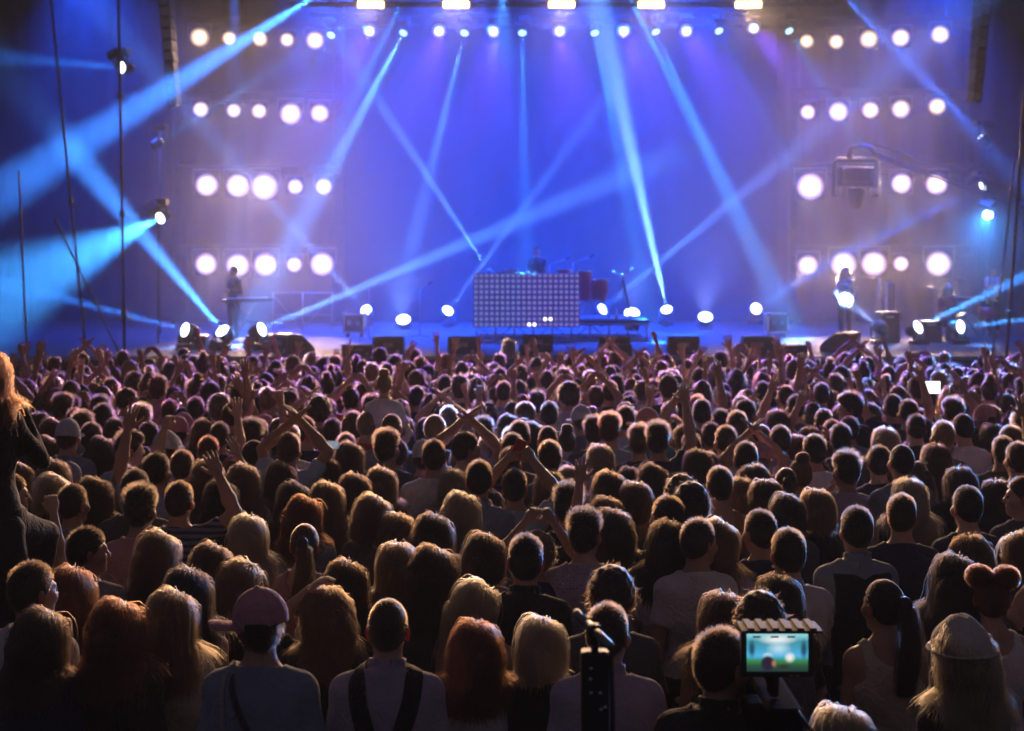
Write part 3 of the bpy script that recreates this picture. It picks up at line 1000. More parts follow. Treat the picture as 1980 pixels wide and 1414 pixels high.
def hair_sdf(P, st):
    x, y, z = P[:, 0], P[:, 1], P[:, 2]
    if st in ('buzz', 'crop'):
        d = ellip(P, HC, HR + (.003 if st == 'buzz' else .007))
        d = np.maximum(d, hairline(P) * .7)
        return np.maximum(d, 1.575 - z)
    if st == 'fluffy':
        d = ellip(P, HC + np.array((0, 0, .002)), HR + .009)
        d = smin(d, ellip(P, (0, .012, 1.735), (.078, .098, .058)), .03)
        d = d + .004 * np.sin(70 * x + 30 * y) * np.sin(60 * z + 20 * y)
        d = np.maximum(d, hairline(P, .012) * .7)
        return np.maximum(d, 1.572 - z)
    if st == 'curly':
        d = ellip(P, HC + np.array((0, -.004, .008)), HR + .026)
        d = d + .007 * np.sin(85 * x + 3) * np.sin(80 * y) * np.sin(80 * z + 1)
        d = np.maximum(d, hairline(P, .02) * .7)
        return np.maximum(d, 1.572 - z)
    if st in ('long', 'wavy'):
        d = ellip(P, HC + np.array((0, -.003, 0)), HR + .005)
        d = np.maximum(d, hairline(P, .01) * .7)
        xx = x + (.012 * np.sin(26 * z) if st == 'wavy' else 0)
        Q = np.stack([xx, y, z], 1)
        low = 1.30 if st == 'long' else 1.34
        d = smin(d, rcone(Q, (0, -.062, 1.63), (0, -.112, low + .07), .048, .030, (1.55 if st == 'wavy' else 1.4, 1, 1)), .03)
        d = smin(d, rcone(Q, (-.072, -.02, 1.62), (-.080, -.06, 1.50), .020, .014), .02)
        d = smin(d, rcone(Q, (.072, -.02, 1.62), (.080, -.06, 1.50), .020, .014), .02)
        return d
    if st == 'bob':
        d = ellip(P, HC, HR + .012)
        d = smin(d, ellip(P, (0, -.028, 1.59), (.104, .094, .095)), .04)
        d = np.maximum(d, hairline(P, .035) * .7)
        return np.maximum(d, 1.505 + .02 * np.abs(x) * 8 - z)
    if st == 'pony':
        d = np.maximum(ellip(P, HC, HR + .006), hairline(P) * .7)
        d = np.maximum(d, 1.585 - z)
        d = smin(d, rcone(P, (0, -.105, 1.69), (0, -.145, 1.70), .022, .026), .015)
        d = smin(d, rcone(P, (0, -.150, 1.69), (.01, -.165, 1.52), .028, .032), .02)
        return smin(d, rcone(P, (.01, -.165, 1.52), (0, -.150, 1.30), .032, .012), .02)
    if st in ('bun', 'buns'):
        d = np.maximum(ellip(P, HC, HR + .009), hairline(P) * .7)
        d = np.maximum(d, 1.578 - z)
        for cx_ in ((0,) if st == 'bun' else (-.058, .062)):
            b = ellip(P, (cx_, -.045, 1.785 if st == 'bun' else 1.765), (.042, .040, .036)) + .003 * np.sin(120 * x + 60 * z)
            d = smin(d, b, .012)
        return d
    if st == 'under':                 # hair below a hat or cap
        d = np.maximum(ellip(P, HC, HR + .006), hairline(P) * .7)
        return np.maximum(np.maximum(d, 1.578 - z), z - 1.68)

STYLES = ['buzz', 'crop', 'fluffy', 'curly', 'long', 'wavy', 'bob', 'pony', 'bun', 'buns', 'under']
HAIRS = {}
def hair_data(st):
    if st in HAIRS:
        return HAIRS[st]
    h = .0095
    zlo = 1.26 if st in ('long', 'wavy', 'pony') else 1.49
    v, f = nets(lambda P: hair_sdf(P, st), grid(-.16, .16, h), grid(-.22, .14, h), grid(zlo, 1.84, h))
    me = np_mesh('hair', [(v, f, 0)])
    HAIRS[st] = (me, strand_data(st))
    return HAIRS[st]

def col_sdf(P):
    d = torso_sdf(P, 'f') - .018
    d = smin(d, rcone(P, (0, -.02, 1.44), (0, -.004, 1.60), .052, .048), .03)
    d = smin(d, head_sdf(P, 0), .018)
    for s in (-1, 1):
        d = smin(d, rcone(P, (s * .165, -.005, 1.405), (s * .22, -.03, 1.14), .06, .05), .03)
    return d

def grad(f, P):
    e = .003
    I3 = np.eye(3, dtype=np.float32) * e
    g = np.stack([f(P + I3[a]) - f(P - I3[a]) for a in range(3)], 1)
    return g / np.maximum(np.linalg.norm(g, axis=1, keepdims=True), 1e-6)

def strand_data(st):
    r = np.random.default_rng(abs(hash(st)) % 1000 if False else STYLES.index(st) + 11)
    n = {'buzz': 3200, 'crop': 3400, 'fluffy': 3200, 'curly': 1500, 'long': 3400, 'wavy': 3000, 'bob': 3000, 'pony': 1900, 'bun': 2200, 'buns': 2200, 'under': 1400}[st]
    D = r.normal(size=(n * 6, 3)).astype(np.float32)
    D /= np.linalg.norm(D, axis=1, keepdims=True)
    P = HC + D * (HR + .002)
    ok = (hairline(P) < -.004) & (P[:, 2] > 1.585)
    if st == 'under':
        ok &= P[:, 2] < 1.675
    P, D = P[ok][:n], D[ok][:n]
    n = len(P)
    nrm = D / HR
    nrm /= np.linalg.norm(nrm, axis=1, keepdims=True)
    rnd = lambda s=1.0: r.normal(size=(n, 3)).astype(np.float32) * s
    pts = [P]
    rad0 = .00075
    if st in ('buzz', 'crop', 'fluffy', 'under'):
        down = np.array((0, -.35, -1), np.float32)
        tang = down - nrm * (nrm @ down)[:, None]
        topness = np.clip((P[:, 2] - 1.69) / .06, 0, 1)[:, None]
        if st == 'buzz':
            ln, a = .007, .9
        elif st == 'crop':
            ln, a = .012 + .012 * topness, .6
        elif st == 'under':
            ln, a = .03, .3
        else:
            ln, a = .018 + .040 * topness, .55 + .5 * topness
        fwd = np.array((.25, .9, .2), np.float32) * topness
        dirv = nrm * a + tang * (1 - topness) * .8 + fwd * .5 + rnd(.22)
        dirv /= np.linalg.norm(dirv, axis=1, keepdims=True)
        k = 3
        p = P
        bend = rnd(.25)
        for i in range(k):
            dirv = dirv + bend * .3 + np.array((0, 0, -.12), np.float32)
            p = p + dirv / np.linalg.norm(dirv, axis=1, keepdims=True) * ln / k * r.uniform(.8, 1.25, (n, 1)).astype(np.float32)
            pts.append(p)
    elif st == 'curly':
        k = 9
        a0 = r.uniform(0, 6.28, n)
        u = np.cross(nrm, rnd())
        u /= np.linalg.norm(u, axis=1, keepdims=True)
        w = np.cross(nrm, u)
        ln = r.uniform(.018, .042, (n, 1)).astype(np.float32)
        drift = rnd(.5)
        for i in range(1, k + 1):
            t = i / k
            ph = (a0 + t * 11)[:, None]
            pts.append((P + (nrm + drift * t * .6) * ln * t + (u * np.cos(ph) + w * np.sin(ph)) * .006 * min(1, t * 3) + np.array((0, 0, -.012 * t * t))).astype(np.float32))
    else:
        # combed strands that fall under their own weight and lie on head, neck and shoulders
        tie = None
        if st == 'pony':
            tie = np.array((0, -.125, 1.695), np.float32)
        if st == 'bun':
            tie = np.array((0, -.045, 1.765), np.float32)
        if tie is not None or st == 'buns':
            k = 9
            T = np.repeat(tie[None], n, 0) if tie is not None else np.where(P[:, :1] > 0, np.array((.062, -.045, 1.75)), np.array((-.058, -.045, 1.75))).astype(np.float32)
            T = T + rnd(.010)
            for i in range(1, k + 1):
                t = i / k
                q = P * (1 - t) + T * t
                rel = (q - HC) / (HR + .009)
                l_ = np.linalg.norm(rel, axis=1, keepdims=True)
                q = np.where(l_ < 1, HC + rel / np.maximum(l_, 1e-3) * (HR + .009), q)
                pts.append((q + rnd(.0012)).astype(np.float32))
            if st == 'pony':
                p = pts[-1]
                off = rnd(.013)
                for i in range(1, 13):
                    t = i / 12
                    c = np.array((0.012 * math.sin(t * 5), -.150 - .02 * math.sin(t * 3), 1.70 - .40 * t - .0), np.float32)
                    w = (1 + 1.1 * math.sin(min(t * 2.2, 3.1)) - .6 * t)
                    pts.append((c + off * w * np.array((1, .8, .4)) + rnd(.002)).astype(np.float32))
            else:
                c = np.repeat(np.array((0, -.045, 1.785), np.float32)[None], n, 0) if st == 'bun' else np.where(P[:, :1] > 0, np.array((.062, -.045, 1.765)), np.array((-.058, -.045, 1.765))).astype(np.float32)
                a = r.uniform(0, 6.28, (n, 1))
                b = r.uniform(-1.2, 1.2, (n, 1))
                for i in range(1, 8):
                    aa = a + i * .6
                    q = c + np.concatenate([np.cos(aa) * np.cos(b), np.sin(aa) * np.cos(b), np.sin(b)], 1) * np.array((.046, .043, .040)) * r.uniform(.95, 1.25 if st == 'bun' else 1.5, (n, 1))
                    pts.append(q.astype(np.float32))
        else:
            step = .020
            L_ = {'long': .40, 'wavy': .36, 'bob': .22}[st]
            k = int((L_ + .1) / step)
            clear = (.005 + .030 * r.uniform(0, 1, (n, 1)) ** 1.3 + .02 * (r.uniform(size=(n, 1)) < .05)).astype(np.float32)
            part = np.array((.02, .03, 0), np.float32)
            v = P - (HC + part)
            v[:, 2] = 0
            v = v / np.maximum(np.linalg.norm(v, axis=1, keepdims=True), 1e-3)
            v[:, 1] -= .55
            v = v - nrm * (v * nrm).sum(1, keepdims=True)
            p = P
            stop = HC[2] - L_ + .12 + r.normal(size=(n, 1)).astype(np.float32) * .025 + .0
            alive = np.ones((n, 1), np.float32)
            ph = r.uniform(0, 6.28, (n, 1))
            clump = np.round(r.uniform(0, 28, (n, 1))) * 1.7
            stray = (r.uniform(size=(n, 1)) < .05).astype(np.float32)
            for i in range(k):
                v = v * (.62 if i > 2 else .9) + np.array((0, 0, -.62 if i > 2 else -.12), np.float32)
                fr = np.clip((p[:, 1:2] - .005) * 14, 0, 1)
                v[:, 1:2] -= fr * .45
                if st == 'wavy':
                    v = v + np.concatenate([np.sin(i * .75 + clump), .5 * np.cos(i * .75 + clump), np.zeros((n, 1))], 1) * .34
                if st == 'bob' and i > k * .6:
                    v[:, :2] -= np.sign(p[:, :2] - HC[:2]) * .10
                if st == 'long':
                    v[:, 0:1] -= p[:, 0:1] * .5 * (p[:, 2:3] < 1.5)
                v = v + (rnd(.09) + stray * rnd(.22)) * (1 if i > 4 else .3)
                v = v / np.linalg.norm(v, axis=1, keepdims=True)
                q = (p + v * step * alive).astype(np.float32)
                for _ in range(2):
                    d = col_sdf(q)[:, None]
                    pen = clear - d
                    q = q + grad(col_sdf, q) * np.clip(pen, 0, .03 if i > 2 else .006 * (i + 1))
                alive = alive * (q[:, 2:3] > stop)
                p = q.astype(np.float32)
                pts.append(p)
    A = np.stack(pts, 1)
    m = A.shape[1]
    cu = bpy.data.hair_curves.new('hair_strands')
    cu.add_curves([m] * n)
    cu.attributes['position'].data.foreach_set('vector', A.reshape(-1).astype(np.float32))
    ra = cu.attributes.get('radius') or cu.attributes.new('radius', 'FLOAT', 'POINT')
    thick = rad0 * (1.5 if st in ('long', 'wavy', 'bob') else 1.0)
    rr = np.linspace(1, .45, m)[None] * thick * r.uniform(.7, 1.3, (n, 1))
    ra.data.foreach_set('value', rr.reshape(-1).astype(np.float32))
    return cu

# ---- materials of people: one material each, the colour comes with the object
def obj_mat(name, rough, kind):
    m = new_mat(name, (.5, .5, .5), rough)
    b = bsdf(m)
    oi = N(m, 'ShaderNodeObjectInfo')
    tc = N(m, 'ShaderNodeTexCoord')
    mx = N(m, 'ShaderNodeMix', data_type='RGBA', blend_type='MULTIPLY')
    mx.inputs['Factor'].default_value = 1
    L(m, oi.outputs['Color'], mx.inputs['A'])
    src = None
    if kind in ('stripe', 'plaid', 'dots', 'wide', 'flower'):
        sep = N(m, 'ShaderNodeSeparateXYZ')
        L(m, tc.outputs['Object'], sep.inputs[0])
        def band(sock, freq, thr):
            mu = N(m, 'ShaderNodeMath', operation='MULTIPLY')
            L(m, sock, mu.inputs[0])
            mu.inputs[1].default_value = freq
            fr = N(m, 'ShaderNodeMath', operation='FRACT')
            L(m, mu.outputs[0], fr.inputs[0])
            gt = N(m, 'ShaderNodeMath', operation='GREATER_THAN')
            L(m, fr.outputs[0], gt.inputs[0])
            gt.inputs[1].default_value = thr
            return gt.outputs[0]
        if kind == 'stripe':
            fac = band(sep.outputs['Z'], 28, .5)
        elif kind == 'wide':
            fac = band(sep.outputs['Z'], 7.5, .62)
        elif kind == 'plaid':
            a, b2 = band(sep.outputs['Z'], 16, .5), band(sep.outputs['X'], 16, .5)
            ad = N(m, 'ShaderNodeMath', operation='ADD')
            L(m, a, ad.inputs[0])
            L(m, b2, ad.inputs[1])
            hf = N(m, 'ShaderNodeMath', operation='MULTIPLY')
            L(m, ad.outputs[0], hf.inputs[0])
            hf.inputs[1].default_value = .5
            fac = hf.outputs[0]
        else:
            vo = N(m, 'ShaderNodeTexVoronoi')
            vo.inputs['Scale'].default_value = 55 if kind == 'dots' else 24
            if kind == 'dots':
                vo.inputs['Randomness'].default_value = .15
            L(m, tc.outputs['Object'], vo.inputs['Vector'])
            lt = N(m, 'ShaderNodeMath', operation='LESS_THAN')
            L(m, vo.outputs['Distance'], lt.inputs[0])
            lt.inputs[1].default_value = .22 if kind == 'dots' else .3
            fac = lt.outputs[0]
        cm = N(m, 'ShaderNodeMix', data_type='RGBA')
        L(m, fac, cm.inputs['Factor'])
        lo = {'stripe': (.18, .2, .28, 1), 'wide': (.03, .03, .05, 1), 'plaid': (.10, .09, .14, 1), 'dots': (.25, .2, .3, 1), 'flower': (2.2, 1.9, 2.4, 1)}[kind]
        cm.inputs['A'].default_value = (1, 1, 1, 1)
        cm.inputs['B'].default_value = lo
        src = cm.outputs['Result']
    nz = N(m, 'ShaderNodeTexNoise')
    nz.inputs['Scale'].default_value = 9 if kind != 'hair' else 40
    nz.inputs['Detail'].default_value = 4
    L(m, tc.outputs['Object'], nz.inputs['Vector'])
    mr = N(m, 'ShaderNodeMapRange')
    mr.inputs['To Min'].default_value = .78
    mr.inputs['To Max'].default_value = 1.2
    L(m, nz.outputs['Fac'], mr.inputs['Value'])
    if src is not None:
        m2 = N(m, 'ShaderNodeMix', data_type='RGBA', blend_type='MULTIPLY')
        m2.inputs['Factor'].default_value = 1
        L(m, src, m2.inputs['A'])
        L(m, mr.outputs[0], m2.inputs['B'])
        L(m, m2.outputs['Result'], mx.inputs['B'])
    else:
        L(m, mr.outputs[0], mx.inputs['B'])
    L(m, mx.outputs['Result'], b.inputs['Base Color'])
    bp = N(m, 'ShaderNodeBump')
    n2 = N(m, 'ShaderNodeTexNoise')
    if kind == 'skin':
        n2.inputs['Scale'].default_value = 180
        bp.inputs['Strength'].default_value = .12
        bp.inputs['Distance'].default_value = .002
    elif kind == 'hair':
        mpn = N(m, 'ShaderNodeMapping')
        mpn.inputs['Scale'].default_value = (1, 1, .08)
        L(m, tc.outputs['Object'], mpn.inputs['Vector'])
        L(m, mpn.outputs[0], n2.inputs['Vector'])
        n2.inputs['Scale'].default_value = 260
        bp.inputs['Strength'].default_value = .7
        bp.inputs['Distance'].default_value = .004
    else:
        n2.inputs['Scale'].default_value = 22
        n2.inputs['Detail'].default_value = 6
        n2.inputs['Distortion'].default_value = 1.2
        bp.inputs['Strength'].default_value = .8
        bp.inputs['Distance'].default_value = .02
    if kind != 'hair':
        L(m, tc.outputs['Object'], n2.inputs['Vector'])
    L(m, n2.outputs['Fac'], bp.inputs['Height'])
    L(m, bp.outputs[0], b.inputs['Normal'])
    if kind not in ('skin', 'hair'):
        b.inputs['Sheen Weight'].default_value = .25
        b.inputs['Sheen Roughness'].default_value = .4
    return m

MP = {k: obj_mat('cloth_' + k, .85, k) for k in ('plain', 'stripe', 'plaid', 'dots', 'wide', 'flower')}
MP['skin'] = obj_mat('skin', .48, 'skin')
MP['hair_base'] = obj_mat('hair_base', .5, 'hair')
MP['eye'] = new_mat('eye', (.10, .09, .08), .25)
MP['ear'] = new_mat('ear_skin', (.5, .26, .19), .5)
def _ear():
    m = MP['ear']
    tr = N(m, 'ShaderNodeBsdfTranslucent')
    tr.inputs['Color'].default_value = (.75, .10, .05, 1)
    mx = N(m, 'ShaderNodeMixShader')
    mx.inputs[0].default_value = .45
    o = [n_ for n_ in m.node_tree.nodes if n_.type == 'OUTPUT_MATERIAL'][0]
    L(m, bsdf(m).outputs[0], mx.inputs[1])
    L(m, tr.outputs[0], mx.inputs[2])
    L(m, mx.outputs[0], o.inputs['Surface'])
_ear()
def _strand():
    m = bpy.data.materials.new('hair_strand')
    m.use_nodes = True
    m.node_tree.nodes.remove(bsdf(m))
    h = N(m, 'ShaderNodeBsdfHairPrincipled')
    h.parametrization = 'COLOR'
    oi = N(m, 'ShaderNodeObjectInfo')
    L(m, oi.outputs['Color'], h.inputs['Color'])
    h.inputs['Roughness'].default_value = .34
    h.inputs['Radial Roughness'].default_value = .45
    h.inputs['Random Roughness'].default_value = .3
    o = [n_ for n_ in m.node_tree.nodes if n_.type == 'OUTPUT_MATERIAL'][0]
    L(m, h.outputs[0], o.inputs['Surface'])
    return m
MP['strand'] = _strand()

HAIRCOL = {'k': (.012, .009, .008), 'd': (.024, .015, .010), 'b': (.042, .023, .013), 'l': (.10, .060, .032), 'y': (.27, .18, .10), 'r': (.075, .023, .010), 'g': (.26, .24, .22)}
TOPCOL = {'white': (.72, .70, .72), 'grey': (.30, .30, .33), 'dgrey': (.09, .09, .10), 'black': (.018, .018, .020), 'navy': (.025, .035, .085), 'blue': (.08, .17, .38),
          'pblue': (.38, .50, .62), 'red': (.42, .04, .04), 'pink': (.62, .34, .36), 'lilac': (.52, .44, .58), 'olive': (.13, .14, .07), 'teal': (.05, .30, .34), 'orange': (.55, .24, .13),
          'cream': (.66, .58, .46), 'bgrey': (.22, .27, .36), 'brown': (.15, .09, .06)}
TOPNAME = {'dgrey': 'dark grey', 'pblue': 'pale blue', 'bgrey': 'blue grey', 'lilac': 'pale lilac', 'pink': 'pale pink'}
SKINCOL = [(.56, .34, .25), (.62, .40, .30), (.50, .30, .22), (.42, .25, .17)]
# ------------------------------------------------------------------ things on and over the stage
# wedge monitors along the stage edge; their backs face the crowd
def wedge_proto():
    root = empty('floor_monitor', (0, 0, 0), 'x', 'speaker')
    w, dp, h = .64, .5, .37
    prof = [(-dp / 2, 0), (dp / 2, 0), (dp / 2, .10), (-.02, h), (-dp / 2 + .03, h), (-dp / 2, h - .05)]
    v, f = [], []
    for sx in (-w / 2, w / 2):
        v += [(sx, y, z) for y, z in prof]
    n = len(prof)
    f = [tuple(range(n)), tuple(range(2 * n - 1, n - 1, -1))] + [(i, i + n, (i + 1) % n + n, (i + 1) % n) for i in range(n)]
    MB().add(v, f).build('cabinet', M['black_box'], root)
    MB().box((0, dp * .26, .245), (w - .06, .33, .012), Quaternion((1, 0, 0), R(-46.5)), bev=.004).build('grille', M['grille'], root)
    MB().box((0, -dp / 2 - .002, .2), (.2, .012, .09), bev=.003).build('handle', M['steel'], root)
    MB().box((0, -dp / 2 + .02, h + .003), (w - .03, .03, .008), bev=.003).build('edge_strip', M['alu'], root)
    return root
wp = wedge_proto()
WED = [(752, 29.75, 0, 'first floor monitor along the stage edge, with a star sticker'), (896, 29.75, 0, 'second floor monitor along the stage edge, below the dotted panel'),
       (1040, 30.6, 0, 'third floor monitor, in the middle of the stage below the dotted panel'), (1187, 29.75, 0, 'fourth floor monitor along the stage edge, below the riser end'),
       (1320, 29.75, 0, 'fifth floor monitor along the stage edge'), (1463, 29.75, 0, 'sixth floor monitor along the stage edge, with a small pale mark'),
       (693, 29.3, 0, 'low floor monitor set forward beside the first monitor'), (1527, 29.3, 0, 'low floor monitor set forward beside the sixth monitor'),
       (1190, 29.3, 0, 'low floor monitor set forward of the fourth monitor'), (1033, 29.3, 0, 'low floor monitor set forward in the middle of the edge'),
       (566, 30.0, -.9, 'large floor monitor turned sideways at the left of the stage'), (1625, 30.6, 1.0, 'large floor monitor turned sideways near the singer')]
for i, (px, d, rz, lb) in enumerate(WED):
    r = wp if i == 0 else copy_tree(wp)
    low = 6 <= i <= 9
    r.location = ((px - CX) / F * d, d + (0 if not low else -.02), DZ + .004)
    r.rotation_euler.z = rz
    r.scale = (1, 1, 1) if not low else (1, .8, .62)
    if i > 9:
        r.scale = (1.1, 1.3, 1.1)
    tag(r, lb, 'speaker', 'floor monitors along the stage edge')
    if i in (0, 5):
        st = MB()
        if i == 0:
            pts = [(math.cos(R(90 + 36 * k_)) * (.045 if k_ % 2 == 0 else .02), math.sin(R(90 + 36 * k_)) * (.045 if k_ % 2 == 0 else .02)) for k_ in range(10)]
            st.add([(.2 + x, -.253, .06 + z) for x, z in pts] + [(.2 + x, -.257, .06 + z) for x, z in pts], [tuple(range(10, 20)), tuple(range(9, -1, -1))] + [(k_, (k_ + 1) % 10, (k_ + 1) % 10 + 10, k_ + 10) for k_ in range(10)])
        else:
            st.box((-.05, -.256, .07), (.16, .006, .025), Quaternion((0, 1, 0), .1))
        st.build('sticker', M['skin_drum'], r)

# dotted lamp panel in front of the desk: twenty by ten round lamps
pl, pr, pt, pb, pd = 915, 1121, 528, 633, 33.6
a_, b_ = at(pl, pb, pd), at(pr, pt, pd)
W_, H_ = b_.x - a_.x, b_.z - a_.z
panel = empty('lamp_matrix', ((a_.x + b_.x) / 2, pd, a_.z), 'wide matrix panel of two hundred pale round lamps in front of the desk', 'lamp panel')
MB().box((0, .06, H_ / 2), (W_, .1, H_), bev=.01).build('panel_frame', M['black'], panel)
M['panel_plate'] = new_mat('panel_plate_haze_glow', (.02, .02, .03), .4, 0, (.004, .05, 1), .22, False)  # plates glow faintly to stand in for the blue haze before them
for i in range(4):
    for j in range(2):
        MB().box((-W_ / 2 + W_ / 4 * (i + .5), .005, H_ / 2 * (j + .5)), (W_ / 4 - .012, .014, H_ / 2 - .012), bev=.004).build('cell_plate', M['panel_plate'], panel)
dot_l = new_mat('panel_lamp_pale', (.06, .06, .10), .25, 0, (.40, .46, 1), .48, False)
dot_w = new_mat('panel_lamp_lit', (.7, .7, .7), .25, 0, (1, .85, .8), 3, False)
dot_v = new_mat('panel_lamp_violet', (.06, .05, .10), .25, 0, (.52, .42, 1), .48, False)
dm = [MB().lathe([(.0, .010), (.020, .012), (.034, .004), (.038, .008), (.040, 0)], 12, Matrix.Rotation(R(90), 4, 'X')).mesh('lamp') for _ in range(3)]
for i in range(20):
    for j in range(10):
        lit = (i, j) in ((11, 0), (10, 0), (14, 1), (13, 1))
        vio = i >= 9
        mi = 1 if lit else (2 if vio else 0)
        o = link('lamp', dm[mi], [dot_l, dot_w, dot_v][mi], panel, (-W_ / 2 + W_ / 20 * (i + .5), -.004, H_ / 10 * (j + .5)))

# riser behind the panel
x0, x1 = at(918, 620, 34).x, at(1254, 620, 34).x
RZ = 1.63
riser = empty('stage_riser', ((x0 + x1) / 2, 35.2, DZ), 'low stage riser on an open aluminium truss frame under the desk', 'riser')
rw = (x1 - x0) / 2
MB().box((0, 0, RZ - DZ - .04), (2 * rw, 2.6, .08), bev=.01).build('platform', M['deck'], riser)
for sy in (-1.22, 1.22):
    MB().tube([(-rw, sy, .03), (rw, sy, .03)], .025, 6).build('rail', M['alu'], riser)
    MB().tube([(-rw, sy, RZ - DZ - .11), (rw, sy, RZ - DZ - .11)], .025, 6).build('rail', M['alu'], riser)
nb = 9
for k_ in range(nb + 1):
    x = -rw + .04 + (2 * rw - .08) * k_ / nb
    MB().tube([(x, -1.22, .005), (x, -1.22, RZ - DZ - .085)], .026, 6).build('leg', M['alu'], riser)
    if k_ < nb:
        x2 = -rw + .04 + (2 * rw - .08) * (k_ + 1) / nb
        z0, z1 = (.03, RZ - DZ - .11) if k_ % 2 else (RZ - DZ - .11, .03)
        MB().tube([(x, -1.22, z0), (x2, -1.22, z1)], .014, 5).build('brace', M['alu'], riser)

def on_riser(px, d=35.0): return ((px - CX) / F * d, d, RZ)
# desk with players and mixer
dk = empty('disc_jockey_desk', on_riser(1020, 34.9), 'black desk with decks and a mixer behind the dotted panel', 'desk')
MB().box((0, 0, .92), (2.3, .7, .05), bev=.01).build('desk_top', M['black'], dk)
for sx in (-1.05, 1.05):
    for sy in (-.28, .28):
        MB().box((sx, sy, .45), (.06, .06, .89)).build('leg', M['steel'], dk)
for k_, x in enumerate((-.62, .0, .62)):
    c = empty('media_player' if k_ != 1 else 'mixer', Vector(on_riser(1020, 34.9)) + Vector((x, -.02, .946)), ['player deck on the desk, at the end near the drum case', 'square mixer between the two player decks', 'player deck on the desk, at the percussion end'][k_], 'music deck')
    MB().box((0, 0, .05), (.34, .4, .1), bev=.01).build('body', M['black'], c)
    if k_ != 1:
        MB().lathe([(.0, .118), (.10, .118), (.105, .10)], 18).build('jog_wheel', M['steel'], c)
    else:
        for q in range(8):
            MB().lathe([(.0, .02), (.012, .02), (.014, 0)], 8, Matrix.Translation((-.1 + .065 * (q % 4), -.1 + .15 * (q // 4), .1))).build('knob', M['alu'], c)
lap = empty('laptop', Vector(on_riser(985, 34.9)) + Vector((.05, .1, .946)), 'open laptop seen from behind on the desk', 'laptop')
MB().box((0, 0, .012), (.34, .24, .02), bev=.004).build('base', M['alu'], lap)
MB().box((0, -.14, .13), (.34, .012, .23), Quaternion((1, 0, 0), R(-14)), bev=.004).build('lid', M['alu'], lap)

def mic_stand(px, d, z, h, label, boom=.4):
    r = empty('microphone_stand', ((px - CX) / F * d, d, z), label, 'microphone stand', 'microphone stands')
    for k_ in range(3):
        g_ = R(90 + 120 * k_)
        MB().tube([(0, 0, .05), (math.cos(g_) * .28, math.sin(g_) * .28, .012)], .010, 6).build('leg', M['black'], r)
    MB().tube([(0, 0, .04), (0, 0, h)], .011, 6).build('pole', M['steel'], r)
    MB().tube([(-.1, .05, h - .03), (boom, -.1, h + .14)], .008, 6).build('boom', M['steel'], r)
    MB().lathe([(.0, 0), (.015, .0), (.018, .12), (.026, .13), (.027, .17), (.0, .19)], 10, Matrix.Translation((boom, -.1, h + .13)) @ Matrix.Rotation(R(60), 4, 'Y')).build('microphone', M['black'], r)
    return r
mic_stand(1062, 35.3, RZ, 1.3, 'microphone stand beside the performer at the desk')
mic_stand(1108, 35.4, RZ, 1.35, 'thin microphone stand at the end of the desk')
mic_stand(714, 34.5, DZ, 1.25, 'microphone stand beside the drum case on the deck', .2)
mic_stand(812, 36.0, DZ, 1.2, 'lone microphone stand on the empty deck beside the glaring floor lamp', .2)

# red hand drums beside the desk
def drum(px, d, z, r_, h, label, mat, cat='drum', legs=True, tilt=0):
    root = empty('hand_drum', ((px - CX) / F * d, d, z), label, cat, 'hand drums on the riser')
    base = .45 if legs else .05
    MB().lathe([(r_ * .8, base), (r_ * 1.06, base + h * .45), (r_, base + h)], 20).build('shell', mat, root)
    MB().lathe([(0, base + h + .004), (r_ * .98, base + h + .003), (r_ * 1.0, base + h - .01)], 20).build('drumhead', M['skin_drum'], root)
    MB().lathe([(r_ + .004, base + h - .03), (r_ + .014, base + h - .02), (r_ + .012, base + h + .008), (r_, base + h + .01)], 20).build('hoop', M['chrome'], root)
    for k_ in range(6):
        g_ = R(60 * k_)
        c, s_ = math.cos(g_), math.sin(g_)
        MB().tube([(c * (r_ + .016), s_ * (r_ + .016), base + h), (c * (r_ + .016), s_ * (r_ + .016), base + h * .72)], .006, 5).build('lug', M['chrome'], root)
    for k_ in range(3):
        g_ = R(30 + 120 * k_)
        MB().tube([(math.cos(g_) * r_ * .6, math.sin(g_) * r_ * .6, base + .02), (math.cos(g_) * .28, math.sin(g_) * .28, .012)], .011, 6).build('leg', M['chrome'], root)
    return root
M['magenta'] = wear(new_mat('magenta_lacquer', (.62, .02, .13), .35), 5)
drum(1131, 34.3, RZ, .15, .72, 'tall magenta hand drum next to the dotted panel', M['magenta'])
drum(1158, 34.6, RZ, .22, .5, 'wide red drum beside the tall magenta one', M['red'])
drum(1092, 35.2, RZ, .17, .74, 'red drum behind the end of the dotted panel', M['red'])
# cymbal stand with tripod legs at the end of the riser
cs_ = empty('cymbal_stand', on_riser(1205, 34.6), 'tall tripod stand with cymbals at the end of the riser', 'cymbal stand')
for k_ in range(3):
    g_ = R(60 + 120 * k_)
    MB().tube([(0, 0, .95), (math.cos(g_) * .36, math.sin(g_) * .36, .012)], .016, 6).build('leg', M['black'], cs_)
MB().tube([(0, 0, .35), (0, 0, 1.15)], .014, 6).build('pole', M['black'], cs_)
for k_, (x, z, t) in enumerate(((-.24, 1.13, 8), (.20, 1.2, -10), (-.02, 1.06, 3))):
    MB().lathe([(.0, .03), (.035, .022), (.045, .006), (.19, -.01), (.195, -.012)], 22, Matrix.Translation((x, -.05 * k_, z)) @ Matrix.Rotation(R(t), 4, 'Y')).build('cymbal', M['brass'], cs_)
    MB().tube([(0, 0, 1.0), (x, -.05 * k_, z)], .008, 5).build('arm', M['chrome'], cs_)
bo = empty('water_bottle', on_riser(1192, 34.1), 'clear water bottle standing on the riser edge', 'bottle')
MB().lathe([(.0, 0), (.035, 0), (.036, .15), (.015, .2), (.014, .22)], 12).build('body', new_mat('bottle_plastic', (.7, .75, .8), .1), bo)
